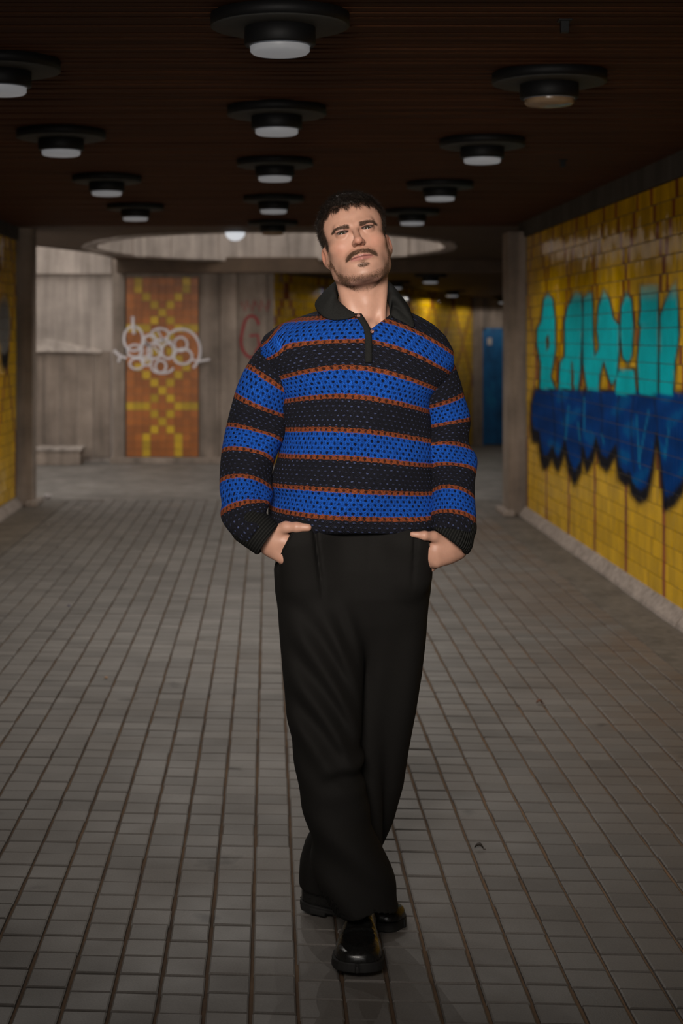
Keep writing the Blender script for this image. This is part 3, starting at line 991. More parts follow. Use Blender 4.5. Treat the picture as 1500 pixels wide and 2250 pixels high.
def vnormals(v, q):
    a, b = v[q[:, 2]] - v[q[:, 0]], v[q[:, 3]] - v[q[:, 1]]
    fn = np.cross(a, b); N = np.zeros_like(v)
    for k in range(4): np.add.at(N, q[:, k], fn)
    return N / (np.linalg.norm(N, axis=1, keepdims=True) + 1e-12)


def hit(sdf, px, py, y0=3.3, y1=4.2):
    """where the camera ray through a pixel first meets the surface"""
    d = np.array(((px - CX) / F, 1.0, -(py - CY) / F)); o = np.array((0, 0, CAMH))
    ys = np.arange(y0, y1, .002)
    pts = (o + ys[:, None] * d).astype(np.float32)
    s = sdf(pts) < 0
    if not s.any(): return None
    return o + ys[np.argmax(s)] * d


def noise3(p, f, seed=0):
    """cheap smooth pseudo-noise from sines, about -1..1"""
    r = np.random.default_rng(seed); out = 0
    for k in range(5):
        w = r.normal(size=3) * f; out = out + np.sin(p @ w.astype(np.float32) + r.uniform(0, 6.28)) * .45
    return out


person = empty('person', (0.2, 3.75, 0))
tag(person, 'man in blue and black striped knit polo sweater walking with hands in trouser pockets', 'person')
PINV = Matrix.Translation((-0.2, -3.75, 0))
YM = 3.75


def attach(o, parent):
    """parent without moving"""
    o.parent = parent
    w = Vector((0, 0, 0)); q = parent
    while q is not None: w += q.location; q = q.parent
    o.location = o.location - w
    return o


# ------------------------------------------------------------------ head frame
HC = np.array(P(784.0, 521, 3.655)); HC = HC + np.array((0, .085, -.004))   # between the eyes, pushed back to the head's middle
ROLL, PITCH, YAW = math.radians(12.5), math.radians(15.0), math.radians(0.0)
SX = np.array((1.05, 1.0, 1.0))      # a broad face
# local axes: x to the viewer's right, y towards the face, z up
_Rx = np.array(((1, 0, 0), (0, math.cos(PITCH), -math.sin(PITCH)), (0, math.sin(PITCH), math.cos(PITCH))))   # chin up
_Rr = np.array(((math.cos(ROLL), 0, -math.sin(ROLL)), (0, 1, 0), (math.sin(ROLL), 0, math.cos(ROLL))))
_base = np.array(((1, 0, 0), (0, -1, 0), (0, 0, 1.)))            # local y -> world -Y


def local_to_world_dir(v): return (_base @ (_Rr @ (_Rx @ np.asarray(v, float).T))).T


HM = np.stack([local_to_world_dir(e) for e in np.eye(3)], 1)     # columns = world dirs of local axes


def to_local(p): return (((p - HC) @ HM) / SX).astype(np.float32)
def to_world(q): return (np.asarray(q) * SX) @ HM.T + HC


def head_local(q):
    qa = q.copy(); qa[:, 0] = np.abs(qa[:, 0])                   # symmetric half
    d = ell(q, (0, -.018, .034), (.0735, .097, .079))
    d = smin(d, ell(q, (0, .022, .030), (.064, .066, .060)), .03)                 # forehead
    d = smin(d, ell(q, (0, .024, -.040), (.0615, .060, .076)), .025)              # middle of the face
    d = smin(d, cap(qa, (.0500, -.002, -.076), (.026, .056, -.1065), .0150, .0140), .024)
    d = smin(d, ell(qa, (.0480, .004, -.045), (.0165, .034, .044)), .02)          # side of the jaw  # jaw line
    d = smin(d, ell(q, (0, .046, -.083), (.045, .042, .033)), .02)
    d = smin(d, ell(q, (0, .072, -.1055), (.0240, .0160, .0150)), .014)           # chin
    d = smin(d, ell(qa, (.0425, .052, -.026), (.019, .020, .016)), .02)            # cheek bones
    d = smin(d, cap(qa, (.007, .0865, .0120), (.036, .0785, .0130), .0080, .0075), .014)  # brow
    d = smax(d, -ell(qa, (.0300, .1010, -.0025), (.0180, .0185, .0095)), .011)    # eye sockets
    d = smin(d, cap(q, (0, .0865, .006), (0, .1110, -.0335), .0056, .0088), .010) # nose bridge
    d = smin(d, ell(q, (0, .1125, -.0372), (.0088, .0096, .0080)), .006)
    d = smin(d, ell(qa, (.0098, .0980, -.0376), (.0058, .0112, .0064)), .008)
    d = smax(d, -ell(qa, (.0060, .1075, -.0462), (.0038, .0066, .0050)), .002)
    d = smin(d, ell(q, (0, .081, -.064), (.031, .0165, .016)), .012)              # muzzle
    d = smin(d, cap(qa, (.0240, .0850, -.0705), (.004, .0955, -.0668), .0018, .0042), .004)   # upper lip
    d = smin(d, cap(qa, (.0200, .0855, -.0735), (0, .0960, -.0758), .0026, .0054), .005)      # lower lip
    d = smax(d, -cap(qa, (.0255, .0875, -.0712), (0, .1015, -.0705), .0013, .0013), .0015)    # mouth line
    d = smax(d, -ell(q, (0, .1035, -.0905), (.018, .009, .0060)), .008)           # groove above chin
    d = smax(d, -cap(qa, (.0160, .1010, -.046), (.0330, .0870, -.070), .0030, .0030), .008)   # cheek fold
    # lids around the eyeballs
    e = qa - np.array((.0295, .0725, 0), np.float32)
    lid = np.sqrt((e * e).sum(1)) - .01355
    d = smin(d, lid, .0045)
    u = np.clip(e[:, 0] / .0145, -1, 1)
    zu = .0030 * (1 - u * u) ** .8 + .0002 * u; zl = -.0036 * (1 - u * u) + .0002 * u
    op = np.maximum(np.maximum(e[:, 2] - zu, zl - e[:, 2]), np.maximum(np.abs(e[:, 0]) - .0145, .004 - e[:, 1]))
    d = np.maximum(d, -op)
    d = smin(d, cap(qa, (.0180, .0850, .0075), (.0400, .0800, .0060), .0026, .0026), .005)    # fold above the lid
    # ears
    a = math.radians(14)
    w = qa - np.array((.0668, -.012, -.027), np.float32)
    w = np.stack([w[:, 0] * .96 + w[:, 1] * .28, w[:, 1] * .96 - w[:, 0] * .28, w[:, 2]], 1)
    w = np.stack([w[:, 0], w[:, 1] * math.cos(a) + w[:, 2] * math.sin(a), w[:, 2] * math.cos(a) - w[:, 1] * math.sin(a)], 1).astype(np.float32)
    ear = ell(w, (.006, 0, .003), (.0085, .0160, .0275))
    ear = smin(ear, ell(w, (.003, .006, -.022), (.0062, .0085, .011)), .008)
    ear = smax(ear, -ell(w, (.014, .003, .006), (.0065, .0095, .018)), .004)
    ear = smin(ear, cap(w, (.004, .014, -.002), (.003, .016, -.012), .004, .004), .004)
    d = smin(d, ear, .009)
    return d


NECK0 = to_world((0, -.022, -.075)); NECK1 = np.array(P(797, 735, 3.80))


def body_sdf(p):
    """head, neck, trunk, arms and legs of the figure"""
    q = to_local(p)
    near = np.abs(q).max(1) < .19
    d = np.full(len(p), .15, np.float32) + np.maximum(np.sqrt(((p - HC) ** 2).sum(1)) - .25, 0).astype(np.float32)
    if near.any(): d[near] = head_local(q[near])
    neck = cap(p, NECK0, NECK1, .054, .060)
    for sx in (-1, 1):   # the neck muscles running down to the collar bones
        neck = smin(neck, cap(p, to_world((sx * .05, -.03, -.06)), P(810 + sx * 28, 716, 3.715), .012, .010), .022)
    neck = smax(neck, -ell(p, P(812, 722, 3.690), (.010, .012, .010)), .014)       # hollow of the throat
    neck = smin(neck, cap(p, P(806, 672, 3.722), P(806, 690, 3.722), .012, .010), .03)       # adam's apple
    d = smin(d, neck, .016)
    ch = ell(p, P(795, 880, 3.80), (.135, .085, .26)); 
    ch = smin(ch, cap(p, P(665, 775, 3.80), P(925, 775, 3.80), .036, .036), .05)
    d = smin(d, ch, .03)
    return d


def limbs_sdf(p):
    d = ell(p, P(780, 1190, 3.82), (.135, .085, .13))
    d = smin(d, ell(p, P(790, 1000, 3.80), (.12, .085, .2)), .05)
    for pts in (((700, 1230, 3.80, .075), (725, 1650, 3.70, .052), (790, 2020, 3.76, .036)), ((860, 1230, 3.83, .075), (838, 1620, 3.90, .052), (722, 1955, 3.96, .036))):
        for a, b in zip(pts[:-1], pts[1:]):
            d = smin(d, cap(p, P(*a[:3]), P(*b[:3]), a[3], b[3]), .03)
    for pts in (ARM_L, ARM_R):
        for a, b in zip(pts[:-1], pts[1:]):
            d = smin(d, cap(p, P(*a[:3]), P(*b[:3]), .034, .028), .02)
    return d


# sleeve axes: px, py, Y, radius in px
ARM_L = [(625, 770, 3.79, 40), (604, 800, 3.78, 50), (580, 855, 3.77, 58), (562, 930, 3.77, 62), (549, 1000, 3.75, 63), (539, 1060, 3.72, 57), (535, 1112, 3.69, 50), (546, 1152, 3.67, 45)]
ARM_R = [(936, 775, 3.80, 40), (951, 815, 3.79, 49), (966, 875, 3.79, 54), (978, 940, 3.79, 55), (987, 1000, 3.77, 54), (992, 1060, 3.74, 51), (995, 1110, 3.71, 49), (1000, 1150, 3.69, 46)]
WR_L, WR_R = (587, 1189, 3.655), (993, 1196, 3.675)     # cuff ends


def hand_sdf(p, side):
    P_ = P
    p = p - np.array((0, .032 if side == 'L' else .026, 0), np.float32)
    if side == 'L':
        wr, kn = P_(578, 1182, 3.655), P_(632, 1212, 3.635)
        d = cap(p, wr, P_(600, 1196, 3.65), .0265, .027)
        d = smin(d, cap(p, P_(598, 1182, 3.643), P_(632, 1196, 3.632), .021, .0185), .02)
        d = smin(d, cap(p, P_(592, 1205, 3.655), P_(622, 1226, 3.64), .0205, .0195), .02)
        th = cap(p, P_(604, 1172, 3.635), P_(628, 1162, 3.618), .0155, .0135)
        th = smin(th, cap(p, P_(628, 1162, 3.618), P_(652, 1162, 3.607), .0128, .0118), .006)
        th = smin(th, cap(p, P_(652, 1162, 3.607), P_(677, 1163, 3.603), .0112, .0088), .006)
        d = smin(d, th, .012)
        for k, (kx, ky, ky3) in enumerate(((640, 1202, 3.632), (636, 1216, 3.632), (630, 1229, 3.64), (622, 1240, 3.652))):
            a = P_(kx, ky, ky3); b = P_(kx + 30, ky + 28, ky3 + .018); c = P_(kx + 48, ky + 54, ky3 + .036)
            d = smin(d, cap(p, a, b, .0098, .009), .008); d = smin(d, cap(p, b, c, .009, .0078), .004)
    else:
        d = cap(p, P_(1008, 1196, 3.69), P_(985, 1210, 3.675), .0275, .028)
        d = smin(d, cap(p, P_(1004, 1212, 3.685), P_(960, 1232, 3.662), .0235, .0215), .02)
        d = smin(d, cap(p, P_(990, 1196, 3.672), P_(958, 1210, 3.655), .020, .018), .02)
        th = cap(p, P_(990, 1200, 3.665), P_(955, 1182, 3.640), .0150, .0125)
        th = smin(th, cap(p, P_(955, 1182, 3.640), P_(935, 1180, 3.625), .0118, .0105), .006)
        th = smin(th, cap(p, P_(935, 1180, 3.625), P_(908, 1177, 3.628), .0098, .0066), .006)
        d = smin(d, th, .012)
        for k, (kx, ky, ky3) in enumerate(((950, 1210, 3.652), (950, 1224, 3.655), (952, 1237, 3.665), (955, 1247, 3.68))):
            a = P_(kx, ky, ky3); b = P_(kx - 30, ky + 22, ky3 + .016); c = P_(kx - 50, ky + 46, ky3 + .034)
            d = smin(d, cap(p, a, b, .0098, .009), .008); d = smin(d, cap(p, b, c, .009, .0078), .004)
    return d


def whole_body(p): return smin(body_sdf(p), limbs_sdf(p), .03)


# ------------------------------------------------------------------ trousers
def rows(tab, Yk):
    """rows of (py, xl, xr, Yc, half depth) -> interpolators over z"""
    t = np.array(tab, float)
    z = CAMH - (t[:, 0] - CY) / F * t[:, 3]
    cx = ((t[:, 1] + t[:, 2]) / 2 - CX) / F * t[:, 3]
    a = (t[:, 2] - t[:, 1]) / 2 / F * t[:, 3]
    o = np.argsort(z)
    return [x[o] for x in (z, cx, t[:, 3], a, t[:, 4])]


def column(p, tb, ex=2.0):
    z, cx, cy, a, b = tb
    pz = p[:, 2]
    A_ = np.interp(pz, z, a); B_ = np.interp(pz, z, b)
    u = np.abs(p[:, 0] - np.interp(pz, z, cx)) / A_; v = np.abs(p[:, 1] - np.interp(pz, z, cy)) / B_
    k = (u ** ex + v ** ex) ** (1 / ex)
    return ((k - 1) * np.minimum(A_, B_)).astype(np.float32)


LEG_F = rows([(1150, 640, 800, 3.785, .105), (1250, 604, 800, 3.775, .112), (1300, 607, 803, 3.77, .115), (1400, 614, 803, 3.75, .115), (1530, 625, 797, 3.725, .108), (1640, 640, 793, 3.705, .102),
              (1720, 655, 800, 3.70, .098), (1800, 669, 818, 3.70, .099), (1850, 679, 836, 3.70, .102), (1920, 692, 859, 3.70, .105), (1985, 717, 881, 3.705, .110), (2015, 736, 887, 3.71, .110), (2045, 744, 889, 3.71, .110)], 0)
LEG_B = rows([(1150, 775, 945, 3.80, .105), (1250, 775, 944, 3.80, .112), (1300, 780, 941, 3.805, .112), (1400, 780, 934, 3.82, .105), (1480, 775, 925, 3.835, .10), (1560, 766, 912, 3.85, .096),
              (1640, 752, 896, 3.87, .094), (1720, 733, 884, 3.89, .092), (1800, 700, 860, 3.92, .092), (1850, 674, 838, 3.94, .094), (1890, 662, 820, 3.95, .096), (1925, 660, 808, 3.96, .098), (1960, 660, 800, 3.97, .098)], 0)
PELVIS = rows([(1120, 622, 945, 3.79, .112), (1180, 620, 945, 3.79, .115), (1240, 610, 944, 3.785, .118), (1300, 612, 938, 3.785, .115), (1360, 640, 915, 3.79, .10), (1420, 690, 880, 3.80, .08), (1470, 740, 840, 3.80, .05)], 0)


def half_plane(p, a, b):
    """signed side of the vertical plane through two photo points (positive on the left of a -> b as seen)"""
    ax, az = a[0], a[2]; bx, bz = b[0], b[2]
    dx, dz = bx - ax, bz - az; l = math.hypot(dx, dz)
    return (((p[:, 0] - ax) * dz - (p[:, 2] - az) * dx) / l).astype(np.float32)


def trousers_sdf(p, raw=False):
    fl, bl = column(p, LEG_F, 2.2), column(p, LEG_B, 2.2)
    px = CX + p[:, 0] * F / 3.70; py = CY + (CAMH - p[:, 2]) * F / 3.70
    front = p[:, 1] < 3.80
    # drapes sweeping from the hip down towards the inside of the front leg
    s = (py - 1300) - 0.95 * (px - 640) - .0028 * (px - 640) ** 2
    w = np.clip((py - 1300) / 90, 0, 1) * np.clip((1720 - py) / 140, 0, 1) * np.clip((px - 622) / 40, 0, 1) * np.clip((788 - px) / 45, 0, 1)
    fold = .0105 * np.sin(s / 17.0 + .8 * np.sin(px / 47) + .5 * np.sin(py / 61)) * w
    s2 = (py - 1690) + .30 * (px - 720) + 9 * np.sin(px / 22)
    fold = fold + .0085 * np.sin(s2 / 11) * np.exp(-((py - 1680) / 42) ** 2) * np.clip((px - 690) / 50, 0, 1)
    s3 = (py - 1850) - .8 * (px - 740)
    fold = fold + .0075 * np.sin(s3 / 21) * np.clip((py - 1740) / 80, 0, 1)
    fl = fl + (fold * front).astype(np.float32)
    bl = bl + (.0045 * np.sin((px - 870 + .12 * (py - 1300)) / 15) * np.clip((py - 1300) / 200, 0, 1)).astype(np.float32)
    # pressed crease down the front leg
    d = smin(fl, bl, .006)
    pe = column(p, PELVIS, 2.4)
    d = smin(d, pe, .018)
    # bulges over the hands in the pockets, cut open along the slanted pocket edges
    bu = cap(p, P(655, 1190, 3.682), P(668, 1275, 3.695), .054, .049)
    bu = smin(bu, cap(p, P(690, 1180, 3.70), P(700, 1260, 3.71), .050, .045), .05)
    bu = smax(bu, half_plane(p, P(641, 1168, 3.65), P(600, 1243, 3.65)), .004)
    d = smin(d, bu, .032)
    br = cap(p, P(905, 1195, 3.700), P(905, 1265, 3.712), .048, .042)
    br = smin(br, cap(p, P(875, 1185, 3.705), P(880, 1260, 3.715), .044, .040), .05)
    br = smax(br, -half_plane(p, P(940, 1178, 3.65), P(957, 1262, 3.65)), .004)
    d = smin(d, br, .030)
    # pleats, fly seam
    fr = p[:, 1] < 3.78
    for (x0, y0, x1, y1, w, dep) in ((690, 1165, 709, 1318, 5, .013), (908, 1175, 903, 1300, 4.5, .008), (809, 1170, 805, 1290, 2.2, .0025)):
        t_ = np.clip((py - y0) / (y1 - y0), 0, 1); xx = x0 + (x1 - x0) * t_
        g_ = np.exp(-((px - xx) / w) ** 2) * (1 - t_ ** 2) * (py > y0 - 30) * (py < y1) * fr
        d = d + (dep * g_).astype(np.float32)
    if raw: return d
    # hems
    zf = .102 + .022 * np.exp(-((p[:, 0] - .245) / .045) ** 2) * (p[:, 1] < 3.69)          # front leg hem, lifted by the instep
    zb = .068 + .05 * (p[:, 1] - 3.95)
    isf = fl < bl
    cut = np.where(isf, zf, zb) - p[:, 2]
    cut = np.where(p[:, 2] > .45, -1, cut).astype(np.float32)
    d = np.maximum(d, cut)
    inner = np.maximum(np.minimum(fl, bl) + .007, p[:, 2] - (np.where(isf, zf, zb) + .10)).astype(np.float32)
    d = np.maximum(d, -inner)
    d = np.maximum(d, p[:, 2] - 1.075)
    return d


# ------------------------------------------------------------------ sweater
TORSO = rows([(640, 755, 845, 3.80, .055), (665, 730, 866, 3.80, .066), (680, 706, 888, 3.795, .074), (697, 655, 925, 3.79, .085), (713, 612, 952, 3.785, .095), (738, 580, 978, 3.78, .106), (770, 563, 996, 3.78, .114), (800, 572, 1000, 3.78, .118), (835, 600, 985, 3.78, .122), (870, 624, 955, 3.78, .126),
              (950, 616, 946, 3.775, .130), (1000, 610, 950, 3.775, .130), (1060, 594, 952, 3.77, .133), (1120, 586, 952, 3.77, .135), (1150, 586, 960, 3.77, .132), (1172, 600, 956, 3.775, .122), (1200, 640, 930, 3.78, .10)], 0)


def vcut(p):
    """open V of the neckline: negative inside the notch"""
    px = CX + p[:, 0] * F / 3.66; py = CY + (CAMH - p[:, 2]) * F / 3.66
    l1 = (px - 782) * (725 - 686) - (py - 686) * (814 - 782)      # right of the left edge
    l1 = l1 / math.hypot(39, 32)
    l2 = (860 - px) * (725 - 692) - (py - 692) * (860 - 814)
    l2 = l2 / math.hypot(33, 46)
    m = np.minimum(l1, l2) * .00107
    return np.maximum(-m, p[:, 1] - 3.80).astype(np.float32)


def torso_sdf(p):
    d = column(p, TORSO, 2.25)
    px = CX + p[:, 0] * F / 3.65; py = CY + (CAMH - p[:, 2]) * F / 3.65
    fr = np.clip((3.80 - p[:, 1]) / .05, 0, 1)
    d = d + (.007 * np.sin((px - 640 + .9 * (py - 900)) / 38) * np.sin(py / 70 + 1) * np.clip((py - 830) / 60, 0, 1) * fr).astype(np.float32)
    d = d + (.0055 * np.exp(-((py - 1100 + .15 * (px - 600)) / 16) ** 2) * np.clip((690 - px) / 70, 0, 1)).astype(np.float32)
    neck = cap(p, P(797, 560, 3.775), P(799, 700, 3.775), .064, .068)
    d = smax(d, -neck, .004)
    d = smax(d, -vcut(p), .003)
    zc = CAMH - (1175 - CY) / F * 3.65
    d = smax(d, zc - p[:, 2], .008)
    d = np.maximum(d, p[:, 2] - 1.56)
    return d


def resample(pts, n=48):
    pts = np.array([(*P(*q[:3]), q[3] / F * q[2]) for q in pts]); m = len(pts)
    ext = np.concatenate([[2 * pts[0] - pts[1]], pts, [2 * pts[-1] - pts[-2]]])
    out = []
    for s in np.linspace(0, m - 1 - 1e-6, n):
        i = int(s); t = s - i
        a, b, c, d = ext[i:i + 4]
        out.append(.5 * (2 * b + (c - a) * t + (2 * a - 5 * b + 4 * c - d) * t * t + (3 * b - a - 3 * c + d) * t ** 3))
    return np.array(out)


SL_L = resample(ARM_L + [(566, 1172, 3.66, 41)], 40)
SL_R = resample(ARM_R + [(997, 1172, 3.68, 43)], 40)


def chain(p, ax, fold=None):
    """distance to a tapering tube and the length parameter along it"""
    best = np.full(len(p), 9., np.float32); par = np.zeros(len(p), np.float32); acc = 0.0
    for a, b in zip(ax[:-1], ax[1:]):
        ab = (b[:3] - a[:3]).astype(np.float32); L2 = float(ab @ ab)
        t = ((p - a[:3].astype(np.float32)) @ ab) / L2; tc = np.clip(t, 0, 1)
        q = p - a[:3].astype(np.float32) - tc[:, None] * ab
        d = np.sqrt((q * q).sum(1)) - (a[3] + (b[3] - a[3]) * tc)
        m = d < best
        best[m] = d[m]; par[m] = acc + tc[m] * math.sqrt(L2)
        acc += math.sqrt(L2)
    return best, par


def sleeve_sdf(p, side):
    ax = SL_L if side == 'L' else SL_R
    d, t = chain(p, ax)
    px = CX + p[:, 0] * F / 3.68; py = CY + (CAMH - p[:, 2]) * F / 3.68
    if side == 'L':
        f = .0085 * np.sin((py - 900 + .55 * (px - 560)) / 21 + .7 * np.sin(px / 30)) * np.clip((px - 545) / 60, 0, 1) * np.clip((py - 860) / 60, 0, 1)
        f = f + .005 * np.sin((py - 1090 - .35 * (px - 520)) / 13) * np.clip((py - 1075) / 40, 0, 1)
    else:
        f = .0095 * np.sin((py - 985 + .75 * (px - 985)) / 20) * np.exp(-((py - 985) / 70) ** 2)
        f = f + .006 * np.sin((py - 900 - .4 * (px - 980)) / 24) * np.clip((1010 - px) / 50, 0, 1)
    d = d + f.astype(np.float32)
    # flatten the end where the cuff starts
    e = ax[-1][:3]; dr = ax[-1][:3] - ax[-4][:3]; dr = dr / np.linalg.norm(dr)
    return smax(d, ((p - e) @ dr.astype(np.float32)).astype(np.float32) - .004, .006)


def cuff_sdf(p, side):
    if side == 'L':
        a, b = np.array(P(548, 1154, 3.668)), np.array(P(589, 1188, 3.655)); ra, rb = .0475, .0425
    else:
        a, b = np.array(P(1003, 1158, 3.688)), np.array(P(990, 1192, 3.678)); ra, rb = .0475, .0455
    dr = (b - a) / np.linalg.norm(b - a)
    if side == 'R': dr2 = np.array((-.62, -.10, -.77)); dr2 /= np.linalg.norm(dr2)
    else: dr2 = np.array((.80, -.15, -.55)); dr2 /= np.linalg.norm(dr2)
    d = cap(p, a, b + .03 * dr2, ra, rb)
    t = ((p - b) @ dr2).astype(np.float32)
    if side == 'R':
        rim = cap(p, a + .03 * dr2, b - .008 * dr2, .047, .049)
        d = smin(d, rim, .006)
    d = smax(d, t, .006)
    d = smax(d, -cap(p, b - .03 * dr2, b + .05 * dr2, .033, .036), .005)
    return d


# ------------------------------------------------------------------ materials of the figure
def knit_material():
    t = NT('striped_open_knit'); uv = t.n('ShaderNodeUVMap', uv_map='knit').outputs[0]
    s = t.n('ShaderNodeSeparateXYZ'); t.t.links.new(uv, s.inputs[0]); u, v = s.outputs[0], s.outputs[1]
    nz = t.noise(90, 2, .5, t.coord('Object'))
    RP = .1445 / 13
    v2 = t.math('ADD', v, t.math('MULTIPLY', t.math('SUBTRACT', nz, .5), .004))
    u2 = t.math('ADD', u, t.math('MULTIPLY', t.math('SUBTRACT', t.noise(60, 2, .5, t.coord('Object')), .5), .005))
    cv = t.math('DIVIDE', v2, RP)
    row = t.math('FLOOR', cv)
    fy = t.math('SUBTRACT', t.math('FRACT', cv), .5)
    par = t.math('MULTIPLY', t.math('FLOORED_MODULO', row, 2.0), .5)
    cu = t.math('ADD', t.math('DIVIDE', u2, .0152), par)
    fx = t.math('SUBTRACT', t.math('FRACT', cu), .5)

    def ellip(rx, ry, soft):
        a = t.math('DIVIDE', t.math('MULTIPLY', fx, .0152), rx); b = t.math('DIVIDE', t.math('MULTIPLY', fy, RP), ry)
        d = t.math('SQRT', t.math('ADD', t.math('MULTIPLY', a, a), t.math('MULTIPLY', b, b)))
        return t.math('DIVIDE', t.math('SUBTRACT', 1 + soft, d), 2 * soft, None, True)
    rnd = t.n('ShaderNodeTexWhiteNoise'); rnd.noise_dimensions = '2D'
    cmb = t.n('ShaderNodeCombineXYZ'); t.t.links.new(t.math('FLOOR', cu), cmb.inputs[0]); t.t.links.new(row, cmb.inputs[1]); t.t.links.new(cmb.outputs[0], rnd.inputs[0])
    rv = rnd.outputs[0]
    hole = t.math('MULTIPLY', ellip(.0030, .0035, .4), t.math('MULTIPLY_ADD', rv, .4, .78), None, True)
    speck = ellip(.0023, .0014, .5)
    # small gaps between neighbouring loops
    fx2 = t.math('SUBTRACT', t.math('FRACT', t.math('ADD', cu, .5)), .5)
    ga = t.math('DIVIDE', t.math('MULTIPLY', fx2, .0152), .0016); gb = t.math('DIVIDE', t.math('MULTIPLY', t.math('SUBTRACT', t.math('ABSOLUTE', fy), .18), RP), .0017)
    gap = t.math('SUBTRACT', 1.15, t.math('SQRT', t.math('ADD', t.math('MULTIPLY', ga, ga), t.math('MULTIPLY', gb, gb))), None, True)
    # slanted strands of the loops
    st = t.math('SINE', t.math('ADD', t.math('MULTIPLY', t.math('ABSOLUTE', fx), 38.0), t.math('MULTIPLY', fy, 16.0)))
    # zig-zag edge between colours
    zz = t.math('MULTIPLY', t.math('PINGPONG', t.math('MULTIPLY', cu, 2.0), 1.0), .35)
    cz = t.math('ADD', cv, t.math('SUBTRACT', zz, .17))
    m = t.math('FLOORED_MODULO', cz, 13.0)
    ora = t.math('MAXIMUM', t.math('LESS_THAN', m, 1.0), t.math('MULTIPLY', t.math('GREATER_THAN', m, 6.0), t.math('LESS_THAN', m, 7.0)))
    blu = t.math('MULTIPLY', t.math('GREATER_THAN', m, 1.0), t.math('LESS_THAN', m, 6.0))
    yarn = t.noise(420, 3, .7, t.coord('Object'))
    yv = t.ramp(yarn, [(.28, (.30, .30, .32)), (.5, (.9, .9, .9)), (.75, (2.0, 2.0, 1.9))])
    bright = t.mix(t.math('MULTIPLY_ADD', st, .5, .5), c4(.005, .060, .37), c4(.016, .135, .66))
    blue = t.mix(t.math('MAXIMUM', hole, t.math('MULTIPLY', gap, .75)), bright, c4(.003, .008, .034))  # holes: dark inner yarn, with their shade put into the colour
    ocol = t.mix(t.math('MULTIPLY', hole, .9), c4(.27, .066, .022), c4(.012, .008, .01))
    dark = t.mix(t.math('MULTIPLY', speck, t.math('MULTIPLY_ADD', rv, .8, .2)), t.mix(t.math('MULTIPLY_ADD', st, .5, .5), c4(.005, .005, .008), c4(.019, .019, .028)), c4(.095, .12, .26))
    c = t.mix(blu, dark, blue); c = t.mix(ora, c, ocol)
    c = t.mix(.8, c, yv, 'MULTIPLY')
    bl = t.math('MAXIMUM', blu, ora)
    h = t.math('ADD', t.math('MULTIPLY', hole, t.math('MULTIPLY_ADD', bl, -1.8, .8)), t.math('ADD', t.math('MULTIPLY', yarn, .35), t.math('MULTIPLY', st, .22)))
    t.bump(h, .9, .0035)
    return t.out(c, .85, .15)


def rib_material(name, col, dens=150.0):
    t = NT(name); uv = t.n('ShaderNodeUVMap', uv_map='knit').outputs[0]
    s = t.n('ShaderNodeSeparateXYZ'); t.t.links.new(uv, s.inputs[0])
    w = t.math('SINE', t.math('MULTIPLY', s.outputs[0], 2 * math.pi * dens))
    fz = t.noise(500, 3, .7, t.coord('Object'))
    c = t.ramp(t.math('ADD', t.math('MULTIPLY_ADD', w, .3, .35), t.math('MULTIPLY', fz, .35)), [(.2, tuple(x * .45 for x in col)), (.85, tuple(x * 1.5 for x in col))])
    t.bump(t.math('ADD', w, t.math('MULTIPLY', fz, .6)), .8, .0022)
    return t.out(c, .9, .15)


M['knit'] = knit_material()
M['rib'] = rib_material('black_rib_knit', (.0125, .0125, .0115))
t = NT('black_collar_knit'); fz = t.noise(650, 3, .7, t.coord()); t.bump(fz, .6, .0015)
M['collar'] = t.out(t.ramp(fz, [(.3, (.0095, .0095, .009)), (.75, (.026, .026, .024))]), .92, .12)
t = NT('black_wool_twill'); fz = t.noise(700, 2, .6, t.coord()); tw = t.n('ShaderNodeTexWave'); tw.inputs['Scale'].default_value = 260
t.t.links.new(t.mapping(t.coord(), (1, 1, 1), (0, math.radians(35), 0)), tw.inputs[0]); t.bump(tw.outputs[1], .15, .0006)
M['wool'] = t.out(t.ramp(fz, [(.3, (.0058, .0051, .0045)), (.7, (.0100, .0089, .0079))]), .85, .18)
t = NT('polished_black_leather'); fz = t.noise(120, 4, .6, t.coord()); t.bump(fz, .12, .001)
M['leather'] = t.out(c4(.008, .0078, .0075), t.ramp(fz, [(.3, (.22, .22, .22)), (.7, (.36, .36, .36))]), .55)
M['rubber'] = m_plain('black_rubber_sole', (.012, .0115, .011), .7, .3)
M['sock'] = m_plain('black_sock', (.008, .008, .008), .9, .1)
t = NT('skin'); a = t.attr('tint'); g = t.coord()
pores = t.noise(420, 3, .6, g); blot = t.noise(45, 3, .6, g)
c = t.mix(.35, a.outputs['Color'], t.ramp(blot, [(.3, (.82, .74, .72)), (.7, (1.15, 1.12, 1.1))]), 'MULTIPLY')
t.bump(pores, .12, .0006)
M['skin'] = t.out(c, t.ramp(pores, [(.3, (.40, .40, .40)), (.7, (.56, .56, .56))]), .42)
t.b.inputs['Subsurface Weight'].default_value = .12
t.b.inputs['Subsurface Radius'].default_value = (.9, .35, .2); t.b.inputs['Subsurface Scale'].default_value = .006
t = NT('dark_brown_hair'); ob = t.attr('shade').outputs['Fac']
M['hair'] = t.out(t.ramp(ob, [(0, (.010, .0065, .0045)), (.7, (.026, .016, .010)), (1, (.075, .036, .018))]), .6, .35)
t = NT('brown_stubble'); ob = t.attr('shade').outputs['Fac']
M['beard'] = t.out(t.ramp(ob, [(0, (.045, .026, .016)), (1, (.19, .10, .055))]), .6, .3)


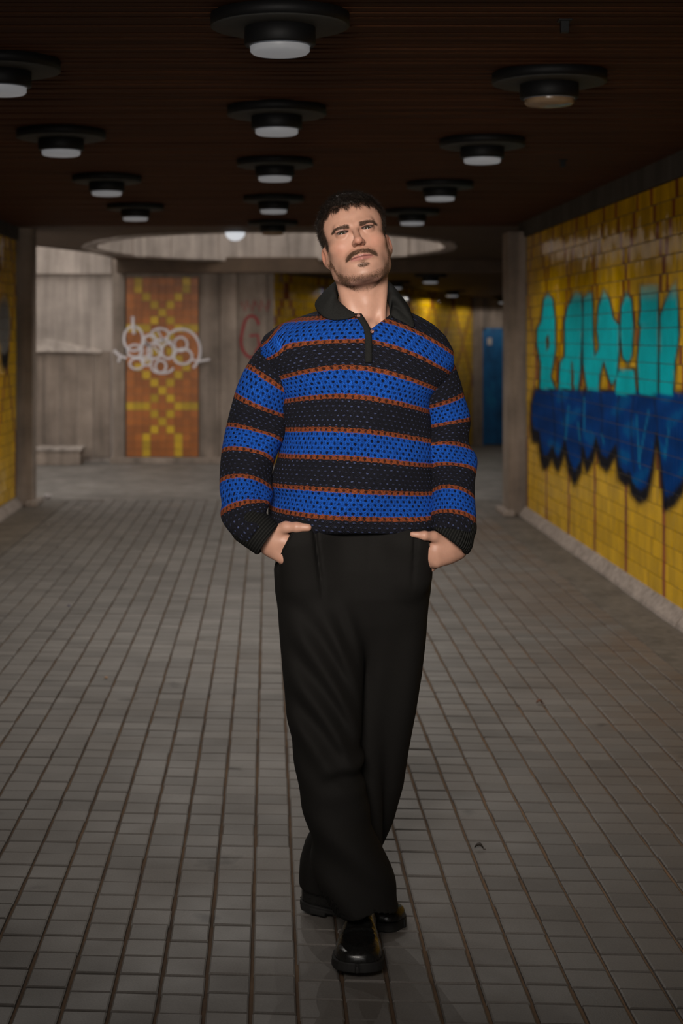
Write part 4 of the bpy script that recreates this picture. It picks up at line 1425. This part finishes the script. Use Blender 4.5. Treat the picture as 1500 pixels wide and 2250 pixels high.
def add_uv(me, u, v, period=None):
    """per-vertex (u, v) metres -> loop uv; unwrap where u jumps across the seam"""
    li = np.empty(len(me.loops), np.int32); me.loops.foreach_get('vertex_index', li)
    U, Vv = u[li].copy(), v[li]
    if period:
        U4 = U.reshape(-1, 4); mx = U4.max(1, keepdims=True)
        U4[(mx - U4) > period / 2] += period
        U = U4.ravel()
    l = me.uv_layers.new(name='knit')
    l.data.foreach_set('uv', np.stack([U, Vv], 1).astype(np.float32).ravel())


# ------------------------------------------------------------------ body mesh
lo_h, hi_h = HC - np.array((.165, .165, .265)), HC + np.array((.165, .165, .15))
vh, qh = polygonize(whole_body, lo_h + np.array((0, 0, 0)), hi_h, .00165)
vh = relax(vh, qh, 1, .35)
lo_t = np.array(P(590, 1990, 3.75)); 
vt, qt = polygonize(lambda p: np.maximum(whole_body(p), p[:, 2] - (lo_h[2] + .006)).astype(np.float32), (-.12, 3.52, .03), (.55, 4.08, lo_h[2] + .02), .008)
parts = [(vh, qh), (vt, qt)]
for sd, c0 in (('L', (618, 1190)), ('R', (972, 1205))):
    c = np.array(P(c0[0], c0[1], 3.66))
    parts.append(polygonize(lambda p: hand_sdf(p, sd), c - np.array((.10, .09, .13)), c + np.array((.11, .10, .08)), .0024))
off = 0; VV, QQ = [], []
for v, q in parts:
    VV.append(v); QQ.append(q + off); off += len(v)
vb, qb = np.concatenate(VV), np.concatenate(QQ)
nh = len(vh)
body = np_mesh('body', vb, qb, M['skin'])
# tints of the skin; shade of nostrils, mouth and hair put into the colour
lq = to_local(vh); ax = np.abs(lq[:, 0])
tint = np.repeat(np.array((.50, .275, .195))[None], len(vb), 0)
hd = np.repeat(np.array((.565, .315, .225))[None], nh, 0)


def blend(arr, m, col, k=1.0):
    m = np.clip(m, 0, 1)[:, None] * k
    arr[:] = arr * (1 - m) + np.array(col) * m


def blob(c, r, sym=True):
    x = ax if sym else lq[:, 0]
    return np.exp(-(((x - c[0]) / r[0]) ** 2 + ((lq[:, 1] - c[1]) / r[1]) ** 2 + ((lq[:, 2] - c[2]) / r[2]) ** 2))


blend(hd, blob((0, .112, -.040), (.016, .014, .013)), (.52, .19, .13), .65)
blend(hd, blob((.040, .075, -.035), (.022, .03, .020)), (.55, .245, .17), .55)
blend(hd, blob((.085, -.015, -.015), (.018, .03, .035)), (.50, .18, .12), .7)
blend(hd, blob((.0300, .084, .003), (.019, .014, .008)), (.27, .115, .082), .62)
_e = np.stack([ax - .0295, lq[:, 1] - .0725, lq[:, 2]], 1); _u = np.clip(_e[:, 0] / .0145, -1, 1)
_zu = .0030 * (1 - _u * _u) ** .8; _zl = -.0036 * (1 - _u * _u)
_on = (np.abs(_e[:, 0]) < .0155) * (_e[:, 1] > .004)
blend(hd, np.exp(-((_e[:, 2] - _zu - .0003) / .0014) ** 2) * _on, (.018, .011, .009), .95)      # lashes
blend(hd, np.exp(-((_e[:, 2] - _zl + .0005) / .0010) ** 2) * _on, (.16, .075, .06), .6)
lipm = np.clip(1.3 - (ax / .0245) ** 2 - ((lq[:, 2] + .0728) / .0064) ** 2, 0, 1) * (lq[:, 1] > .078)
blend(hd, lipm * 2, (.40, .150, .135), .8)
blend(hd, np.exp(-((lq[:, 2] + .0709) / .0012) ** 2) * (ax < .0262) * (lq[:, 1] > .07), (.085, .028, .026), .9)  # shade of the mouth crease, painted as a dark line
blend(hd, blob((.0060, .1070, -.0460), (.0042, .0075, .0046)), (.05, .02, .015), .95)  # shade inside the nostrils, painted into the tint
# stubble shadow on jaw, chin and cheeks (colour of the shaved skin)
beard_m = np.clip((-.060 - lq[:, 2] - np.clip(.055 - ax, 0, 1) * .0 + np.clip(ax - .035, 0, 1) * 1.6) / .02, 0, 1) * (lq[:, 2] > -.135) * (lq[:, 1] > -.012)
jaw_z = np.interp(ax, [0, .025, .045, .058, .066], [-.1195, -.1165, -.106, -.085, -.052])   # lower edge of the jaw rises to the ears
jb = np.clip(1 - np.abs(lq[:, 2] - jaw_z) / .0125, 0, 1) * (lq[:, 1] > .004) * (lq[:, 2] < -.03)
blend(hd, np.clip(1 - np.abs(lq[:, 2] - jaw_z - .016) / .026, 0, 1) * (lq[:, 1] > .0) * (lq[:, 2] < -.03), (.36, .215, .155), .45)
blend(hd, jb, (.16, .085, .057), .6)
must = np.clip(1.4 - (ax / .034) ** 6 - ((lq[:, 2] + .0575 + 9.5 * ax * ax) / .0066) ** 2, 0, 1) * (lq[:, 1] > .06)
blend(hd, must, (.20, .105, .070), .62)
goat = np.clip(1.3 - (ax / .0135) ** 2 - ((lq[:, 2] + .0880) / .0058) ** 2, 0, 1) * (lq[:, 1] > .07)
blend(hd, goat, (.22, .12, .08), .5)


def brow_mask(q):
    a_ = np.abs(q[:, 0]); zc = np.interp(a_, [.010, .018, .030, .040, .052], [.0085, .0100, .0118, .0108, .0065])
    w_ = .0044 * np.clip(1.25 - (a_ - .012) / .05, .35, 1)
    return np.clip(1.4 - ((q[:, 2] - zc) / w_) ** 2, 0, 1) * (a_ > .011) * (a_ < .050) * (q[:, 1] > .05)


blend(hd, brow_mask(lq), (.12, .065, .045), .65)


def hairline(q):
    """positive where hair grows"""
    a_ = np.abs(q[:, 0]); y = q[:, 1]
    front = .0600 - 9.0 * np.clip(a_ - .036, 0, 1) ** 2 + .004 * np.sin(q[:, 0] * 260)   # across the forehead
    temple = np.where(a_ > .050, (.046 - y) * 3.0 - .05 + .0, 0)
    z_side = np.where(y > .030, .075 - (.062 - y) * 0.0, 0)
    h_front = q[:, 2] - front
    h_side = np.minimum((.043 - y) / .9 + .16 * np.clip(q[:, 2] - .0, -.1, .1), q[:, 2] + np.interp(y, [-.10, -.04, -.02, .0, .03, .05], [.085, .070, .030, .010, .022, .015]))
    return np.maximum(h_front, h_side)


hm = hairline(lq)
_ear = (ax > .0690) & (lq[:, 2] < .003) & (lq[:, 2] > -.07) & (lq[:, 1] > -.045)
blend(hd, np.clip(hm / .006, 0, 1) * (lq[:, 2] > -.09) * ~_ear, (.030, .019, .013), .93)  # dark scalp, with shadow of the hair put into the colour
blend(hd, np.clip(1 + hm / .008, 0, 1) * (lq[:, 2] > -.02) * ~_ear, (.10, .055, .038), .35)
tint[:nh] = hd
at = body.data.attributes.new('tint', 'FLOAT_COLOR', 'POINT')
at.data.foreach_set('color', np.concatenate([tint, np.ones((len(tint), 1))], 1).astype(np.float32).ravel())
attach(body, person)

# eyes
def eye_material():
    t = NT('hazel_eye'); co = t.coord('Object'); s = t.n('ShaderNodeSeparateXYZ'); t.t.links.new(co, s.inputs[0])
    r = t.math('SQRT', t.math('ADD', t.math('POWER', s.outputs[0], 2.0), t.math('POWER', s.outputs[2], 2.0)))
    c = t.ramp(t.math('DIVIDE', r, .0123), [(0, (.004, .004, .004)), (.17, (.004, .004, .004)), (.22, (.050, .040, .025)), (.46, (.036, .030, .020)), (.54, (.010, .009, .008)), (.60, (.20, .155, .135)), (1, (.18, .12, .105))])
    return t.out(c, .12, .22)


M['eye'] = eye_material()
for sx in (-1, 1):
    bm = bmesh.new(); bmesh.ops.create_uvsphere(bm, u_segments=32, v_segments=24, radius=.0123)
    me = bpy.data.meshes.new('eye'); bm.to_mesh(me); bm.free(); me.materials.append(M['eye'])
    me.polygons.foreach_set('use_smooth', np.ones(len(me.polygons), bool))
    o = bpy.data.objects.new('eye', me)
    w = to_world((sx * .0295, .0725, 0)); o.location = w
    dirn = (Vector((0, 0, CAMH)) - Vector(w)).normalized()
    o.rotation_euler = dirn.to_track_quat('-Y', 'Z').to_euler()
    link(o); attach(o, person)


# ------------------------------------------------------------------ hair, beard and brows as strands
def strands(name, roots, dirs, lens, rad, mat, parent, curl, shade, seg=3):
    """tapering three-sided strands; dirs start direction, curl = direction bent towards"""
    n = len(roots); d = dirs / np.linalg.norm(dirs, axis=1, keepdims=True)
    side = np.cross(d, RNG.normal(size=(n, 3))); side /= np.linalg.norm(side, axis=1, keepdims=True)
    up = np.cross(d, side)
    pos = roots.copy(); rings = []
    cur = d.copy()
    for k in range(seg + 1):
        r = rad * (1 - .85 * k / seg)
        for a in (0, 2.094, 4.189):
            rings.append(pos + r[:, None] * (math.cos(a) * side + math.sin(a) * up))
        cur = cur + curl * (1.0 / seg); cur /= np.linalg.norm(cur, axis=1, keepdims=True)
        pos = pos + cur * (lens / seg)[:, None]
    V = np.stack(rings, 1).reshape(-1, 3); m = 3 * (seg + 1)
    base = (np.arange(n) * m)[:, None]
    q = []
    for k in range(seg):
        for a in range(3):
            b_ = (a + 1) % 3
            q.append(np.stack([base[:, 0] + k * 3 + a, base[:, 0] + k * 3 + b_, base[:, 0] + (k + 1) * 3 + b_, base[:, 0] + (k + 1) * 3 + a], 1))
    o = np_mesh(name, V, np.concatenate(q), mat)
    at = o.data.attributes.new('shade', 'FLOAT', 'POINT')
    at.data.foreach_set('value', np.repeat(shade, m).astype(np.float32))
    attach(o, parent)
    return o


nv = vnormals(vh, qh)
nl = nv @ HM                                                       # normals in the head frame


def sample(weight, n, jitter=.0016):
    w = np.clip(weight, 0, None); w = w / w.sum()
    i = RNG.choice(len(w), n, p=w)
    return i, vh[i] + RNG.normal(size=(n, 3)) * jitter


# volume of hair on the crown
def hair_cap(p):
    q = to_local(p)
    d = ell(q, (0, -.014, .042), (.0760, .1005, .0815))
    d = d + .0018 * noise3(q, 160, 3).astype(np.float32)
    return smax(d, -(hairline(q) - .003).astype(np.float32), .006)


w = (hm > .0) * (lq[:, 2] > .028)
vc, qc = polygonize(lambda p: smax(hair_cap(p), (.034 - to_local(p)[:, 2]).astype(np.float32), .01), HC - .15, HC + .15, .003)
hair = np_mesh('hair', vc, qc, M['hair'])
at = hair.data.attributes.new('shade', 'FLOAT', 'POINT'); at.data.foreach_set('value', np.full(len(vc), .12, np.float32))
attach(hair, person)
# crown strands, swept forward
lc = to_local(vc); nc = vnormals(vc, qc) @ HM
wt = (lc[:, 2] > .03) & (nc[:, 2] > -.2)
ids = RNG.choice(np.nonzero(wt)[0], 11000)
root = lc[ids] + RNG.normal(size=(11000, 3)) * .001 - nc[ids] * .003
fwd = np.array((.10, 1.0, .10)) + RNG.normal(size=(11000, 3)) * .33
dr = nc[ids] * .55 + fwd * .7
cl = np.stack([RNG.normal(size=11000) * .3, np.full(11000, .4), np.where(lc[ids, 1] > .045, -1.1, -.45)], 1)
ln = RNG.uniform(.010, .020, 11000)
sh = np.clip(RNG.uniform(0, .75, 11000), 0, 1)
strands('hair_strands', to_world(root), local_to_world_dir(dr), ln, np.full(11000, .00042), M['hair'], person, local_to_world_dir(cl), sh)
# fringe falling on to the forehead
fr_w = np.exp(-((hm - .004) / .005) ** 2) * (lq[:, 1] > .045) * (lq[:, 2] > .04)
i, r = sample(fr_w, 900, .0012)
dr = nl[i] * .5 + np.array((0, .5, -.25)) + RNG.normal(size=(900, 3)) * .2
cl = np.array((0, .0, -1.6)) + RNG.normal(size=(900, 3)) * .25
strands('fringe', r, local_to_world_dir(dr), RNG.uniform(.009, .019, 900), np.full(900, .00038), M['hair'], person, local_to_world_dir(cl), RNG.uniform(.3, 1, 900))
# short sides
ear_zone = (ax > .0665) & (lq[:, 2] < .003) & (lq[:, 2] > -.07) & (lq[:, 1] > -.045)
sd_w = ((hm > .0005) & (lq[:, 2] < .06) & (lq[:, 2] > -.08) & ~ear_zone).astype(float)
i, r = sample(sd_w, 6500, .001)
dr = nl[i] * .75 + np.array((0, .05, -.6)) + RNG.normal(size=(6500, 3)) * .25
ln = np.interp(lq[i, 2], [-.06, .0, .06], [.003, .006, .012]) * np.where(lq[i, 0] > 0, .75, 1.15)
strands('side_hair', r, local_to_world_dir(dr), ln, np.full(6500, .0004), M['hair'], person, local_to_world_dir(np.array((0, 0, -.7)) + RNG.normal(size=(6500, 3)) * .1), RNG.uniform(.1, .9, 6500))
# eyebrows
bw = brow_mask(lq) ** 1.3
for side in (-1, 1):
    nb_ = 520
    i, r = sample(bw * (nl[:, 1] > .2) * (lq[:, 0] * side > 0), nb_, .0006)
    dr = nl[i] * .4 + np.stack([np.full(nb_, side * .8), np.zeros(nb_), np.full(nb_, .30)], 1) + RNG.normal(size=(nb_, 3)) * .22
    strands('eyebrow', r, local_to_world_dir(dr), RNG.uniform(.003, .0055, nb_), np.full(nb_, .00024), M['beard'], person, local_to_world_dir(np.tile((side * .6, 0, -.35), (nb_, 1))), RNG.uniform(0, .45, nb_), 2)
# moustache, tuft under the lip, stubble along the jaw
mk = np.clip(1.2 - (ax / .0345) ** 8 - ((lq[:, 2] + .0565 + 9.5 * ax * ax) / .0066) ** 2, 0, 1) * (lq[:, 1] > .06)
i, r = sample(mk, 1900, .0005)
sx = np.sign(lq[i, 0])
dr = nl[i] * .55 + np.stack([sx * np.clip(ax[i] / .02, .1, .8), np.zeros(1900), np.full(1900, -.55)], 1) + RNG.normal(size=(1900, 3)) * .18
beard = strands('moustache', r, local_to_world_dir(dr), RNG.uniform(.0035, .0062, 1900), np.full(1900, .00020), M['beard'], person, local_to_world_dir(np.tile((0, -.15, -.5), (1900, 1))), RNG.uniform(.15, 1, 1900), 2)
i, r = sample(goat * (nl[:, 1] > .1), 420, .0005)
strands('soul_patch', r, local_to_world_dir(nl[i] * .6 + np.array((0, 0, -.6)) + RNG.normal(size=(420, 3)) * .2), RNG.uniform(.003, .0055, 420), np.full(420, .0002), M['beard'], person, local_to_world_dir(np.tile((0, 0, -.4), (420, 1))), RNG.uniform(.2, 1, 420), 2)
i, r = sample(np.clip(jb, 0, 1) ** 1.3 * np.clip((nl[:, 2] + .97) / .25, 0, 1), 4600, .0006)
strands('jaw_stubble', r, local_to_world_dir(nl[i] * .7 + np.array((0, .1, -.55)) + RNG.normal(size=(4600, 3)) * .25), RNG.uniform(.0016, .0032, 4600), np.full(4600, .00024), M['beard'], person, local_to_world_dir(np.tile((0, 0, -.3), (4600, 1))), RNG.uniform(.1, 1, 4600), 2)

# ------------------------------------------------------------------ trousers
vt, qt = polygonize(trousers_sdf, (-.01, 3.50, .02), (.45, 4.12, 1.09), .0045, margin=2.2)
vt = relax(vt, qt, 1, .4)
tr = np_mesh('trousers', vt, qt, M['wool']); attach(tr, person)
tr['label'] = 'black pleated wide-leg trousers'
# stitched pocket welts
for (a, b) in (((641, 1166), (602, 1240)), ((942, 1180), (957, 1258))):
    pts = []
    for s in np.linspace(0, 1, 14):
        x = a[0] + (b[0] - a[0]) * s + (4 if a[0] < 700 else -4); y = a[1] + (b[1] - a[1]) * s
        h_ = hit(trousers_sdf, x, y)
        if h_ is not None: pts.append(h_ + np.array((0, -.0012, 0)))
    if len(pts) > 3:
        V, fcs = [], []
        for k, q in enumerate(pts):
            for e in range(6):
                V.append(q + .0022 * np.array((math.cos(e * 1.0472), math.sin(e * 1.0472) * .8, .25 * math.cos(e * 1.0472))))
        for k in range(len(pts) - 1):
            for e in range(6): fcs.append((k * 6 + e, k * 6 + (e + 1) % 6, (k + 1) * 6 + (e + 1) % 6, (k + 1) * 6 + e))
        o = np_mesh('pocket_welt', np.array(V), np.array(fcs), M['wool']); attach(o, tr)

# ------------------------------------------------------------------ sweater
sw_v, sw_q = polygonize(torso_sdf, (-.02, 3.60, .98), (.45, 3.96, 1.60), .0042, margin=2.4)
sw_v = relax(sw_v, sw_q, 1, .4)
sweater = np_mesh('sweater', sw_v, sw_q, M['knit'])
px = CX + sw_v[:, 0] * F / 3.65; py = CY + (CAMH - sw_v[:, 2]) * F / 3.65
xn = np.clip((px - 805) / 150, -1.7, 1.7)
yk = [640, 740, 805, 943, 1075, 1133, 1180]
lin = np.interp(py, yk, [19, 19, 19, 15.8, 10, 6.6, 5]); qd = np.interp(py, yk, [33, 33, 31.4, 14.6, 3.6, -2.5, -4])
drop = lin * xn + qd * xn * xn
wl = np.clip((795 - py) / 50, 0, 1) * (xn < 0)
drop = drop * (1 - wl) + wl * (6 * xn * xn + 170 * np.clip(-xn - 1.2, 0, 1))
yp = py - drop
vv = np.interp(yp, [560, 640, 700, 752, 805, 943, 1075, 1133, 1250], [-285, -190, -123, -63, 0, 133, 266, 326, 444]) * (.1445 / 133)
z, cx_, cy_, a_, b_ = TORSO
th = np.arctan2((sw_v[:, 0] - np.interp(sw_v[:, 2], z, cx_)) / np.interp(sw_v[:, 2], z, a_), -(sw_v[:, 1] - np.interp(sw_v[:, 2], z, cy_)) / np.interp(sw_v[:, 2], z, b_))
add_uv(sweater.data, th * .178, vv, 2 * math.pi * .178)
attach(sweater, person)
sweater['label'] = 'open-knit sweater striped blue, black and orange'
for sd, axs, v0 in (('L', SL_L, None), ('R', SL_R, None)):
    c = axs[:, :3]
    v, q = polygonize(lambda p: sleeve_sdf(p, sd), c.min(0) - .09, c.max(0) + .09, .0042, margin=1.8)
    v = relax(v, q, 1, .4)
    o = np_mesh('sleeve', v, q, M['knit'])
    # smooth length parameter and angle about the axis
    seg = np.linalg.norm(np.diff(c, axis=0), axis=1); s = np.concatenate([[0], np.cumsum(seg)])
    d2 = ((v[:, None, :] - c[None]) ** 2).sum(2)
    wgt = np.exp(-(d2 - d2.min(1, keepdims=True)) / .0007); par = (wgt * s[None]).sum(1) / wgt.sum(1)
    k = np.argmin(d2, 1); tang = np.gradient(c, axis=0); tang /= np.linalg.norm(tang, axis=1, keepdims=True)
    par = s[k] + ((v - c[k]) * tang[k]).sum(1) * .9 * .5 + (par - s[k]) * .5
    e1 = np.cross(tang, np.array((0, -1., 0))); e1 /= np.linalg.norm(e1, axis=1, keepdims=True); e2 = np.cross(tang, e1)
    rel = v - c[k]; ang = np.arctan2((rel * e1[k]).sum(1), -(rel * e2[k]).sum(1))
    fade = np.clip((par - .10) / .25, 0, 1)                # bands slant with the folds of the sleeve
    par = par - (v[:, 0] - c[k][:, 0]) * ((.22 * (1 - fade)) if sd == 'L' else (-.14 * (1 - fade) + .22 * fade))
    # orange edge of the first sleeve band where the photo has it
    ref = np.array(P(574, 831, 3.77)) if sd == 'L' else np.array(P(985, 876, 3.79))
    s0 = s[np.argmin(((c - ref) ** 2).sum(1))]
    add_uv(o.data, ang * .060, (par - s0) * (1.08 if sd == 'L' else 1.19), 2 * math.pi * .060)
    attach(o, sweater)
    cc = np.array(P(*(WR_L if sd == 'L' else WR_R)))
    v, q = polygonize(lambda p: cuff_sdf(p, sd), cc - .13, cc + .11, .0036)
    v = relax(v, q, 1, .4)
    o = np_mesh('cuff', v, q, M['rib'])
    dv = np.array((.77, -.2, -.6)) if sd == 'L' else np.array((-.45, -.1, -.88)); dv /= np.linalg.norm(dv)
    f1 = np.cross(dv, (0, -1., 0)); f1 /= np.linalg.norm(f1); f2 = np.cross(dv, f1)
    r_ = v - cc; an = np.arctan2(r_ @ f1, r_ @ f2)
    if sd == 'L': add_uv(o.data, (r_ @ dv), an * .04)
    else: add_uv(o.data, an * .045, r_ @ dv, 2 * math.pi * .045)
    attach(o, sweater); o['label'] = 'black ribbed cuff'

# collar: two folded flaps running round the neck
inn = [(777, 689, 3.640), (763, 683, 3.650), (748, 668, 3.672), (738, 648, 3.715), (738, 630, 3.765), (760, 610, 3.83), (795, 603, 3.85), (833, 610, 3.83), (852, 630, 3.77), (859, 652, 3.715), (860, 673, 3.675), (860, 686, 3.660), (858, 695, 3.650)]
out = [(780, 697), (761, 704), (728, 706), (702, 694), (692, 667), (738, 640, 3.885), (795, 634, 3.905), (856, 640, 3.885), (893, 672), (904, 696), (910, 723), (886, 712), (866, 702)]


def catmull(pts, n):
    pts = np.array(pts, float); m = len(pts); ext = np.concatenate([[2 * pts[0] - pts[1]], pts, [2 * pts[-1] - pts[-2]]]); r = []
    for s in np.linspace(0, m - 1 - 1e-6, n):
        i = int(s); t = s - i; a, b, c, d = ext[i:i + 4]
        r.append(.5 * (2 * b + (c - a) * t + (2 * a - 5 * b + 4 * c - d) * t * t + (3 * b - a - 3 * c + d) * t ** 3))
    return np.array(r)


def collar_base(p): return np.minimum(column(p, TORSO, 2.25), cap(p, NECK0, NECK1, .058, .066))


I3 = []; O3 = []
for k, q in enumerate(inn):
    h_ = hit(collar_base, q[0], q[1]) if k in (0, 1, 2, 3, 9, 10, 11, 12) else None
    I3.append(np.array(P(*q)) if h_ is None else h_ + np.array((0, -.006, 0)))
for k, q in enumerate(out):
    if len(q) == 3: O3.append(np.array(P(*q))); continue
    h_ = hit(lambda p: column(p, TORSO, 2.25), q[0], q[1])
    if h_ is None or h_[1] > I3[k][1] + .05:
        h_ = np.array(P(q[0], q[1], I3[k][1] + .01))
    O3.append(h_ + np.array((0, -.007, .002)))
NCO = 60
I3, O3 = catmull(I3, NCO), catmull(O3, NCO)
rowsC = []
for s, lift in ((0, 0), (.08, .006), (.25, .011), (.5, .009), (.75, .005), (1.0, .001)):
    kk = np.clip(np.linalg.norm(O3 - I3, axis=1) / .045, 0, 1)[:, None]
    rowsC.append(I3 * (1 - s) + O3 * s + (np.array((0, 0, 1.0)) * lift + np.array((0, -1., 0)) * lift * .55) * kk)
# stand inside the neck
st = I3 + (np.array(P(797, 690, 3.77)) - I3) * np.array((.06, .06, 0)) + np.array((0, 0, -.028))
V = np.concatenate([st] + rowsC); R_ = len(rowsC) + 1
q = np.array([(r * NCO + i, r * NCO + i + 1, (r + 1) * NCO + i + 1, (r + 1) * NCO + i) for r in range(R_ - 1) for i in range(NCO - 1)])
co = np_mesh('collar', V, q, M['collar']); attach(co, sweater)
md = co.modifiers.new('thickness', 'SOLIDIFY'); md.thickness = .005; md.offset = 0
md = co.modifiers.new('smooth', 'SUBSURF'); md.levels = 1; md.render_levels = 1
co['label'] = 'black knit polo collar'

# placket strip and buttons
def strip(name, path, half, mat, parent, lift=.003, thick=.004):
    V, fcs = [], []
    for k, (x, y) in enumerate(path):
        row = []
        for s in (-1, -.33, .33, 1):
            h_ = hit(lambda p: column(p, TORSO, 2.25), x + s * half, y)
            row.append(h_)
        yy = np.median([h[1] for h in row])
        for s, h in zip((-1, -.33, .33, 1), row):
            if abs(h[1] - yy) > .012: h = np.array(P(x + s * half, y, yy))
            V.append(h + np.array((0, -lift - (.0015 if abs(s) < .5 else 0), 0)))
    n = len(path)
    for k in range(n - 1):
        for s in range(3): fcs.append((k * 4 + s, k * 4 + s + 1, (k + 1) * 4 + s + 1, (k + 1) * 4 + s))
    o = np_mesh(name, np.array(V), np.array(fcs), mat); attach(o, parent)
    md = o.modifiers.new('thickness', 'SOLIDIFY'); md.thickness = thick; md.offset = 0
    return o


path = catmull([(786, 690), (797, 707), (806, 724), (809, 745), (809, 770), (809, 797)], 22)
pk = strip('placket', path, 7.5, M['collar'], sweater)
for (x, y) in ((787, 694), (817, 728)):
    h_ = hit(lambda p: column(p, TORSO, 2.25), x, y)
    bo = MB().lathe([(.0, -.0015), (.0042, -.0015), (.0048, 0), (.0042, .0015), (.0026, .0010), (.0, .0008)], 20).build('button', m_plain('brown_button', (.16, .05, .03), .35, .5), None, True)
    fix_normals(bo); bo.location = h_ + np.array((0, -.0075, 0)); bo.rotation_euler = (math.radians(90), 0, 0)
    attach(bo, sweater)


# ------------------------------------------------------------------ shoes
def shoe_funcs(toe, heel, width, lift_toe=0.0, lift_heel=0.0):
    """toe, heel: ground points (x, y); local s along the shoe 0 heel .. 1 toe"""
    toe = np.array(toe, float); heel = np.array(heel, float); Ls = np.linalg.norm(toe - heel)
    d = (toe - heel) / Ls; nrm = np.array((-d[1], d[0]))

    def loc(p):
        r = p[:, :2] - heel
        s = (r @ d); w = (r @ nrm)
        z = p[:, 2] - (lift_heel + (lift_toe - lift_heel) * np.clip(s / Ls, -.2, 1.2) * (1 if lift_toe or lift_heel else 0))
        return s / Ls, w, z

    def outline(s, grow=0):
        s_ = np.clip(s, 0, 1)
        hw = np.interp(s_, [0, .012, .05, .15, .3, .5, .68, .82, .90, .95, .98, .993, 1.0], np.array([.000, .0125, .0255, .033, .034, .037, .0455, .0470, .0425, .034, .0225, .0135, .000]) / .047 * width) + grow
        return hw

    def edge(s, w, grow=0):
        hw = outline(s, grow)
        e = np.abs(w) - hw
        es = np.maximum(-s, s - 1) * Ls - grow
        return np.where(es > 0, np.sqrt(np.maximum(e, 0) ** 2 + es ** 2), np.maximum(e, es)).astype(np.float32)

    def upper(p):
        s, w, z = loc(p)
        top = np.interp(s, [-.05, 0, .12, .30, .42, .55, .7, .85, .95, 1.02], [.075, .085, .092, .092, .090, .076, .062, .054, .046, .034])
        hw = outline(s)
        prof = np.clip(1 - (np.abs(w) / (hw + .004)) ** 2.6, 0, 1) ** .5
        dz = z - (.024 + (top - .024) * prof)
        d_ = smax(edge(s, w, -.002), dz.astype(np.float32), .012)
        d_ = np.maximum(d_, (.019 - z).astype(np.float32))
        # moccasin apron ridge and strap
        ap = np.abs(np.hypot((s - .70) / .20, w / (width * .62)) - 1) * .02
        d_ = d_ - (.0022 * np.exp(-(ap / .003) ** 2) * (s > .45)).astype(np.float32)
        st_ = np.exp(-((s - .50) / .045) ** 4)
        d_ = d_ - (.0030 * st_).astype(np.float32)
        d_ = d_ + (.0018 * np.sin(s * 90 + w * 40) * np.exp(-((s - .62) / .06) ** 2)).astype(np.float32)
        return d_

    def sole(p):
        s, w, z = loc(p)
        e = edge(s, w, .0045)
        d_ = smax(e, np.maximum(z - .023, .0 - z).astype(np.float32), .003)
        d_ = np.maximum(d_, -np.maximum(np.abs(s - .42) * Ls - .035, z - .010)).astype(np.float32)     # arch in front of the heel
        d_ = d_ + (.0014 * np.exp(-((z - .0165) / .0020) ** 2)).astype(np.float32)                      # welt groove
        return d_
    return upper, sole


def build_shoe(toe, heel, width, label, **kw):
    up, so = shoe_funcs(toe, heel, width, **kw)
    pts = np.array([toe, heel]); lo = np.array((*(pts.min(0) - .07), -.004)); hi = np.array((*(pts.max(0) + .07), .16))
    root = empty('shoe', (float(pts[:, 0].mean()), float(pts[:, 1].mean()), 0)); attach(root, person); root['label'] = label
    for nm, f, mt, h in (('upper', up, M['leather'], .0026), ('sole', so, M['rubber'], .0019)):
        v, q = polygonize(f, lo, hi, h, margin=2.2)
        v = relax(v, q, 7 if nm == 'upper' else 3, .5)
        o = np_mesh(nm, v, q, mt); o.parent = root
        # root is already parented: place by its world position
        o.location = -(Vector(root.location) + Vector(person.location))
    return root


build_shoe((.200, 3.515), (.225, 3.795), .0565, 'front black leather loafer', lift_toe=.022, lift_heel=.0)
build_shoe((.335, 3.845), (.085, 3.965), .0545, 'rear black leather loafer turned sideways', lift_toe=.0, lift_heel=.012)
